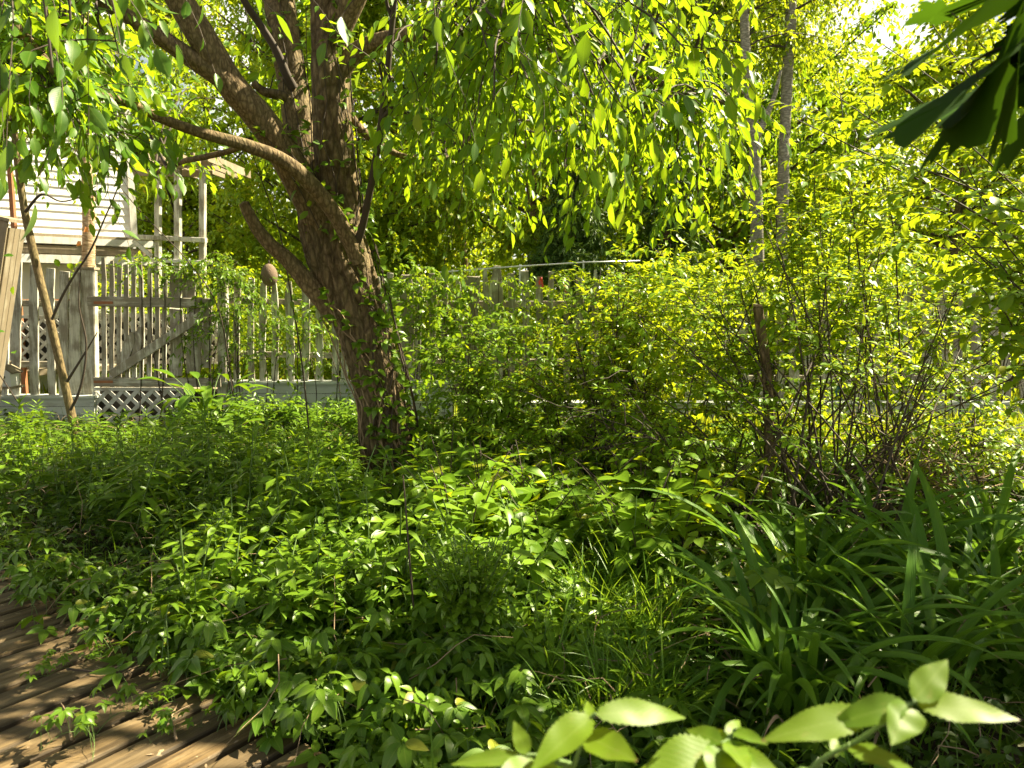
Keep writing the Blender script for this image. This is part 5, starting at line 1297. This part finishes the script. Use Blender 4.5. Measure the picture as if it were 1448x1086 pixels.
for i, (px, py, s, lab) in enumerate(spots):
    yy = (CAMZ - GZ) * FPX / (py - 415); x = (px - 724) / FPX * yy
    p = dl[i % 4]
    if i < 4: place(p, (x, yy, GZ), U(0, 6), s * .95); p['label'] = lab; p['group'] = 'daylily clumps at the right'
    else: dup(p, (x, yy, GZ), U(0, 6), s * .95, lab, 'daylily clumps at the right')

def gpt(px, py, z=GZ):
    yy = (CAMZ - z) * FPX / (py - 415); return ((px - 724) / FPX * yy, yy, z)
b1 = broadleaf(34, .26, .78, 'broad leaved plant with large upright leaves below the vine covered gate end', 'creeper', .42); place(b1, tuple(P(296, 628, 7.3)[:2]) + (GZ,), 1, 1.0)
b2 = broadleaf(9, .20, .45, 'plant with big pale heart leaves in front of the leaning trunk', 'weed', .85); place(b2, gpt(440, 830), 0, 1.0)
b3 = broadleaf(9, .13, .30, 'low plant with broad dark leaves at the foot of the grass, bottom centre', 'creeper', .55); place(b3, gpt(775, 1020), 2, .9)
b4 = broadleaf(7, .17, .55, 'plant with one big glossy pale leaf in the middle of the garden', 'bright', .75); place(b4, gpt(785, 850), 2, .72)
# box-leaved shrublet, raspberry
bx = leafy_weed(60, .60, .042, .62, 'weed', RND, 22, 'small_leaved_shrub', .42, 'stem', .5); bx['label'] = 'dense upright shrublet with tiny round shining leaves in the foreground bank'; place(bx, gpt(665, 1000), 0, 1.0)
rb = creeper(7, .22, .42, .085, 3, 'front', 'raspberry_plant', SER, .62); rb['label'] = 'raspberry plant with toothed pale leaves among the daylilies'; rb['category'] = 'plant'; place(rb, gpt(1080, 985), 0, 1.0)
rb2 = dup(rb, gpt(1075, 760), 2, 1.0, 'raspberry plant with toothed leaves at the foot of the dark stems')
# plants growing through the deck
for px, py, s, lab in ((60, 850, 1.0, 'dark green creeper growing up through the far corner of the deck'), (15, 800, 1.1, 'creeper at the left edge of the deck under the lilies'), (95, 1080, .8, 'bright creeper seedling on the deck boards at the lower left corner'),
                       (185, 1045, .6, 'small bright creeper seedling between deck boards near the bottom'), (292, 985, .75, 'single flat dark creeper rosette lying on the deck'), (30, 985, .5, 'tiny yellowish creeper shoot at the left edge of the deck'), (110, 955, .4, 'very small seedling in a deck gap'), (215, 1075, .5, 'dark seedling in the deck gap at the bottom')):
    dup(cr[(px // 7) % 4], gpt(px, py, 0.0), U(0, 6), s * .62, lab, 'creepers on the deck')
# sticks and fallen leaves on the deck
for pts, lab, m in (([(55, 905), (90, 868), (125, 820)], 'long pale dry stick lying across the deck boards', 'drytwig'), ([(95, 868), (130, 842), (150, 828)], 'shorter pale stick beside the long one on the deck', 'drytwig'),
                    ([(150, 985), (210, 930), (280, 912)], 'thin curved stick on the middle of the deck', 'drytwig'), ([(58, 1090), (58, 1060), (48, 1030)], 'pale bent stem standing at the lower left of the deck', 'drytwig'), ([(216, 1090), (213, 1060), (222, 1035)], 'pale bent stem at the bottom of the deck', 'drytwig'), ([(132, 1000), (140, 990), (138, 985)], 'tiny white curled twig on the deck', 'drytwig'), ([(60, 977), (110, 985), (160, 982)], 'dark thin twig lying between boards', 'twig'), ([(400, 660), (400, 660), (400, 660)], '', '')):
    if not lab: continue
    w = np.array([gpt(a, b, .0) for a, b in pts]); w[:, 2] = .012 + np.array([0, .012, .004]); t = thing('stick', lab, 'stick', w[0]); p, r = smooth_path(w, [.0045, .004, .002], 16); p = p + np.cumsum(rng.normal(0, .0012, p.shape), 0) * np.array([1, 1, .2])
    p[:, 2] = np.maximum(p[:, 2], .006); mb = MB(); tubes(mb, p, r, 6, True); mb.build('stem', M[m], t, loc=w[0])
    mb = MB(); q = np.array([p[9], p[9] + np.array([.03, .02, .012]), p[9] + np.array([.05, .05, .01])]); tubes(mb, q, [.002, .0017, .001], 5); mb.build('side_twig', M[m], t, loc=w[0])
def fallen(px, py, m, lab, L=.06):
    c = np.array(gpt(px, py, .004)); t = thing('fallen_leaf', lab, 'leaf', c, 0, 'fallen leaves on the deck'); mb = MB(); leaves(mb, np.zeros((1, 3)), np.array([[math.cos(px), math.sin(px), .12]]), np.array([[.1, .1, 1.0]]), L, L * .5, OVN, .25, .1); mb.build('blade', M[m], t)
    mb = MB(); tubes(mb, [(0, 0, .002), (-math.cos(px) * .03, -math.sin(px) * .03, .004)], [.0013, .001], 4); mb.build('stalk', M['stem'], t)
fallen(70, 945, 'bright', 'yellow green fallen leaf alone on the middle boards', .075); fallen(305, 1040, 'cherry', 'small green fallen leaf near the bottom bank', .06); fallen(335, 990, 'weed', 'green fallen leaf on a board by the creeper rosette', .06); fallen(190, 1068, 'cherry', 'round green fallen leaf at the bottom of the deck', .07)
# dark thin stem in the bank
sucker('thin dark bare stem standing upright in the foreground bank', [(592, 985, 3.0), (588, 900, 3.0), (580, 800, 3.02), (574, 720, 3.05), (570, 672, 3.06)], .006, .003, 0)
t = C.objects[-1] if False else None

for k in range(18):
    b = -.9 + k * .2 + U(-.06, .06); q = DK_O + DK_D * U(.0, .18) + DK_E * b
    dup(cr[k % 2], (q[0], q[1], GZ), U(0, 6), U(.6, .9), 'five leaved creeper rooted at the very end of the deck boards', 'creepers at the board ends')
# ------------------------------------------------------------------ ground cover and litter
def ground_cover():
    mb = MB(); n = 52000; y = 1.2 + 7.6 * rng.random(n) ** .75; x = U(-.85, .85, n) * y
    r = np.stack([x, y, 0 * x], -1) - DK_O; keep = ~((r @ DK_D < .02) & (r @ DK_E > -1.2) & (r @ DK_E < 7.4)); x, y = x[keep], y[keep]; n = len(x)
    hm = .08 + .22 * (np.sin(1.9 * x + 1) * np.sin(1.6 * y) * .5 + .5); z = GZ + hm * rng.random(n)
    th = U(0, 2 * PI, n); L = U(.035, .085, n)
    leaves(mb, np.column_stack([x, y, z]), nrm(np.column_stack([np.cos(th), np.sin(th), U(-.3, .6, n)])), np.column_stack([rng.normal(0, .35, (n, 2)), np.ones(n)]), L, L * U(.35, .6, n), OV, .3, .3)
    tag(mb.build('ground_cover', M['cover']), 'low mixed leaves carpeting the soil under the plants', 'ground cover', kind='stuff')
    mb = MB(); n = 9000; y = 1.5 + 7 * rng.random(n) ** .8; x = U(-.8, .8, n) * y
    r = np.stack([x, y, 0 * x], -1) - DK_O; keep = ~((r @ DK_D < .02) & (r @ DK_E > -1.2) & (r @ DK_E < 7.4)); x, y = x[keep], y[keep]; n = len(x)
    blades(mb, np.column_stack([x, y, np.full(n, GZ - .02)]), U(0, 2 * PI, n), U(.15, .38, n), U(.004, .008, n), U(0, .5, n), 6, U(.2, 1.6, n))
    tag(mb.build('ground_grass', M['grass']), 'thin wild grass growing between the garden plants', 'grass', kind='stuff')
    mb = MB(); n = 900; y = 2.2 + 6 * rng.random(n); x = U(-.75, .75, n) * y; p0 = np.column_stack([x, y, GZ + U(.01, .3, n)])
    r = p0 - DK_O; r[:, 2] = 0; p0 = p0[~((r @ DK_D < .02) & (r @ DK_E < 7.4))]; n = len(p0)
    tubes(mb, sprays(p0, nrm(rng.normal(0, 1, (n, 3)) * np.array([1, 1, .35])), U(.15, .5, n), 6, .2, .08), np.linspace(.003, .001, 6)[None].repeat(n, 0), 3)
    tag(mb.build('twig_litter', M['drytwig']), 'dry twigs tangled low among the plants', 'litter', kind='stuff')
ground_cover()

mb = MB(); n = 700; a = -U(0, 3.2, n) ** 1.0; b = U(-1.1, 3.4, n); q = DK_O[None] + a[:, None] * DK_D + b[:, None] * DK_E; q[:, 2] = U(.004, .010, n)
th = U(0, 2 * PI, n); L = U(.006, .028, n); leaves(mb, q, np.column_stack([np.cos(th), np.sin(th), U(-.05, .15, n)]), np.column_stack([rng.normal(0, .15, (n, 2)), np.ones(n)]), L, L * U(.2, .6, n), DIA, .2, .1)
tag(mb.build('leaf_litter', M['drytwig']), 'dry leaf and bark crumbs scattered on the deck boards', 'litter', kind='stuff')
# ------------------------------------------------------------------ near raspberry canes at the bottom edge
def cane(label, stem, lvs, Y0, extra=()):
    w = np.array([P(*q) for q in stem]); g = w[0].copy(); t = thing('raspberry_cane', label, 'plant', (g[0], g[1], GZ)); L0 = np.array(t.location)
    w = np.vstack([L0[None], ((L0 + w[0]) / 2 + np.array([.02, -.03, 0]))[None], w]); p, r = smooth_path(w, np.linspace(.005, .0018, len(w)), 50); mb = MB(); tubes(mb, p, r, 8); mb.build('stem', M['stem'], t, loc=L0)
    for (bx_, by_, tx, ty, d0, d1, wr, roll) in lvs:
        b = P(bx_, by_, d0); e = P(tx, ty, d1); L = np.linalg.norm(e - b); nh = np.array([roll, -.55, .85])
        lf = MB(); leaves(lf, b[None], nrm((e - b)[None]), nh[None], L * 1.03, L * wr, SER, .26, .16, .5, .08); lf.build('leaf', M['front'], t, loc=L0)
        j = np.argmin(np.linalg.norm(p - b, axis=1)); q = np.array([p[j], (p[j] + b) / 2 + np.array([0, 0, .004]), b]); mb = MB(); tubes(mb, q, [.0016, .0014, .0012], 6); mb.build('leaf_stalk', M['stem'], t, loc=L0)
cane('near raspberry cane with a long pale leaf pointing right, bottom centre', [(800, 1140, .80), (812, 1080, .80), (838, 1015, .80)],
     [(843, 1010, 985, 995, .80, .82, .27, .1), (836, 1014, 750, 1082, .80, .74, .42, -.2), (745, 1066, 727, 1020, .78, .80, .55, -.1), (735, 1068, 640, 1080, .78, .77, .26, 0), (750, 1090, 800, 1130, .78, .7, .5, 0), (835, 1016, 830, 985, .8, .83, .4, 0), (828, 1040, 900, 1075, .80, .74, .5, .1), (760, 1080, 700, 1110, .78, .72, .5, .1)], .8)
cane('near raspberry cane with a cluster of small pale leaves at the bottom edge', [(1000, 1150, .84), (1010, 1090, .84), (1040, 1030, .85)],
     [(1020, 1050, 965, 1020, .84, .88, .5, -.1), (1028, 1042, 1050, 1008, .85, .88, .4, 0), (1016, 1062, 900, 1100, .84, .78, .5, -.1), (1020, 1058, 1010, 1110, .84, .78, .6, 0), (1024, 1050, 1075, 1085, .84, .80, .5, .1), (1012, 1072, 945, 1060, .84, .83, .5, 0), (1036, 1034, 1085, 1050, .85, .82, .4, .2), (1005, 1090, 860, 1120, .84, .8, .4, .1), (1020, 1060, 1120, 1110, .84, .8, .45, .1), (1030, 1040, 985, 1050, .85, .86, .5, -.2), (1014, 1066, 1090, 1066, .84, .86, .45, .2), (1005, 1085, 930, 1088, .84, .82, .5, -.1), (1030, 1050, 1060, 1090, .84, .78, .5, .1)], .84)
cane('near raspberry cane with three pale toothed leaves at the lower right', [(1120, 1160, .80), (1150, 1085, .79), (1215, 1045, .78), (1290, 994, .77)],
     [(1292, 990, 1340, 932, .77, .80, .50, .1), (1297, 996, 1448, 1006, .77, .74, .34, .2), (1287, 998, 1262, 1050, .77, .73, .66, 0), (1282, 996, 1170, 1015, .77, .76, .36, 0), (1225, 1012, 1082, 1032, .78, .75, .30, -.1), (1180, 1070, 1180, 1025, .79, .82, .3, 0), (1200, 1056, 1300, 1090, .78, .72, .4, .2)], .78)

# ------------------------------------------------------------------ near maple spray in the upper right corner
MX = np.array([0, .10, .28, .30, .46, .62, .52, .46, .62, .70, .54, .52, .36, .32, .36, .22, .16, 0]); MYv = np.array([0, -.03, -.08, .04, .06, .12, .20, .27, .36, .54, .50, .60, .52, .60, .74, .76, .87, 1.0])
mx = np.concatenate([MX, -MX[::-1][1:-1]]); my = np.concatenate([MYv, MYv[::-1][1:-1]]); nmx = len(mx)
mid = np.array([[0, .34]]); ix = np.concatenate([mx * .5, mx]); iy = np.concatenate([.34 + (my - .34) * .5, my])
MPL = (np.r_[0, ix], np.r_[.34, iy], np.array([(0, 1 + i, 1 + (i + 1) % nmx) for i in range(nmx)]), np.array([(1 + i, 1 + nmx + i, 1 + nmx + (i + 1) % nmx, 1 + (i + 1) % nmx) for i in range(nmx)]))
def maple():
    w = np.array([P(1760, -150, 1.62), P(1620, 40, 1.52), P(1530, 70, 1.44), P(1455, 62, 1.375), P(1405, 72, 1.35), P(1372, 92, 1.325)]); t = thing('maple_branch', 'near dark maple branch with lobed leaves hanging in at the upper right corner', 'branch', w[0]); L0 = w[0]
    p, r = smooth_path(w, [.010, .008, .006, .004, .003, .002], 40); mb = MB(); tubes(mb, p, r, 8); mb.build('twig', M['twig'], t, loc=L0)
    for (bx_, by_, tx, ty, d0, d1, nx, ny, nz, ws) in ((1392, 30, 1284, 84, 1.08, 1.02, -0.175, 0.22, 0.85, 0.55), (1384, 112, 1276, 184, 1.06, 1, -0.15, 0.22, 0.9, 0.5), (1402, 95, 1350, 175, 1.08, 0.98, -0.1, 0.55, 0.6, 0.9), (1440, 90, 1425, 186, 1.08, 1, 0.05, 0.55, 0.6, 0.9), (1470, 40, 1388, 66, 1.1, 1.14, -0.1, 0.22, 0.95, 0.5), (1490, -5, 1405, 12, 1.1, 1.1, 0, 0.22, 0.85, 0.8), (1345, 18, 1285, 20, 1.1, 1.14, 0, 0.22, 0.9, 0.5), (1420, 105, 1345, 165, 1.12, 1.06, -0.1, 0.22, 0.8, 0.8), (1500, 110, 1480, 190, 1.1, 1, 0, 0.55, 0.7, 0.9), (1450, 70, 1440, 140, 1.14, 1.08, 0, 0.55, 0.7, 1)):
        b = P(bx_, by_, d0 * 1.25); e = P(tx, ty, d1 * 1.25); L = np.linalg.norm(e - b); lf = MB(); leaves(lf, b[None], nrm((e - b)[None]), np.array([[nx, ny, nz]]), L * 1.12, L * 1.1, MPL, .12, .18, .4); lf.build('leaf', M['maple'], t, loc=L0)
        j = np.argmin(np.linalg.norm(p - b, axis=1)); mb = MB(); tubes(mb, np.array([p[j], (p[j] + b) / 2 + np.array([0, 0, .006]), b]), [.0014, .0012, .001], 5); mb.build('leaf_stalk', M['twig'], t, loc=L0)
maple()
def shade_maple():  # unseen maple, added so its crown shades the foreground plants
    t = thing('shade_maple', 'unseen maple tree added beyond the right edge to shade the strap leaves', 'tree', (6.2, 3.4, GZ)); L0 = np.array(t.location)
    mb = MB(); p, r = bark_limb(mb, [L0, (6.15, 3.4, 1.2), (6.05, 3.45, 2.6), (5.7, 3.5, 4.2), (5.2, 3.6, 5.6), (4.8, 3.7, 6.6)], [.16, .13, .12, .10, .06, .02], 60, 24, .06); mb.build('trunk', M['limb'], t, loc=L0)
    n = 16; ends = np.column_stack([U(1.9, 5.6, n), U(2.9, 5.0, n), U(4.3, 6.2, n)]); st = p[rng.integers(36, 58, n)]; br = bez(st, (st + ends) / 2 + np.array([0, 0, .3]), ends, 9)
    for k in range(n):
        mb = MB(); tubes(mb, br[k:k + 1], np.linspace(.028, .005, 9)[None], 5); mb.build('branch', M['limb'], t, loc=L0)
    m = 85; b = br[rng.integers(0, n, m), rng.integers(3, 9, m)] + rng.normal(0, .16, (m, 3)); d = nrm(np.column_stack([rng.normal(0, .8, (m, 2)), U(-.5, .1, m)])); lf = MB()
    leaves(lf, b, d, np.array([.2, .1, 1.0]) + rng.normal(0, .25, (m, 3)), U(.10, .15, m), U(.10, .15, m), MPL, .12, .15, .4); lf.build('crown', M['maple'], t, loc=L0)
shade_maple()
# hide the bookkeeping mark
for o in bpy.data.objects:
    if 'used' in o: del o['used']
for o in list(bpy.data.objects):
    if o.get('label') == '' : print('unplaced', o.name)

# ------------------------------------------------------------------ camera, sky, sun
cam = bpy.data.cameras.new('camera'); co = bpy.data.objects.new('camera', cam); C.objects.link(co); S.camera = co
cam.sensor_width = 36; cam.lens = 26.0; cam.clip_end = 3000; cam.clip_start = .02
co.location = (0, 0, CAMZ); co.rotation_euler = (PI / 2 - PITCH, 0, 0)
cam.dof.use_dof = True; cam.dof.focus_distance = 4.5; cam.dof.aperture_fstop = 5.0
w = bpy.data.worlds.new('World'); S.world = w; w.use_nodes = True; nt = w.node_tree
bg = nt.nodes['Background']; sky = nt.nodes.new('ShaderNodeTexSky'); sky.sky_type = 'NISHITA'; sky.sun_disc = False
el = math.asin(SUN[2]); az = math.atan2(SUN[0], SUN[1]); sky.sun_elevation = el; sky.sun_rotation = az; sky.air_density = .8; sky.dust_density = .8
tc = nt.nodes.new('ShaderNodeTexCoord'); cl = noise(nt, mapping(nt, tc.outputs['Generated'], (3, 3, 6)), 1.3, 6, .6)
f = ramp(nt, cl, [(.36, (0, 0, 0)), (.56, (1, 1, 1))])
sz = nt.nodes.new('ShaderNodeSeparateXYZ'); nt.links.new(tc.outputs['Generated'], sz.inputs[0])
f = math_(nt, 'MULTIPLY', f, ramp(nt, sz.outputs[2], [(.40, (1, 1, 1)), (.62, (0, 0, 0))]))
nt.links.new(mixc(nt, f, mixc(nt, 1.0, sky.outputs[0], (.74, .70, .50), 'MULTIPLY'), (7.6, 7.4, 6.8)), bg.inputs[0]); bg.inputs[1].default_value = 0.05
sl = bpy.data.lights.new('sun', 'SUN'); so = bpy.data.objects.new('sun', sl); C.objects.link(so); sl.energy = 5.0; sl.angle = math.radians(.5); sl.color = (1, .89, .63)
so.rotation_euler = Vector(SUN).to_track_quat('Z', 'Y').to_euler()
S.view_settings.view_transform = 'Standard'; S.view_settings.look = 'None'; S.view_settings.exposure = 2.15; S.view_settings.gamma = 1
cy = S.cycles
cy.max_bounces = 7; cy.diffuse_bounces = 4; cy.glossy_bounces = 2; cy.transmission_bounces = 4; cy.transparent_max_bounces = 4
cy.sample_clamp_indirect = 6; cy.use_adaptive_sampling = True; cy.adaptive_threshold = .02; cy.caustics_reflective = False; cy.caustics_refractive = False
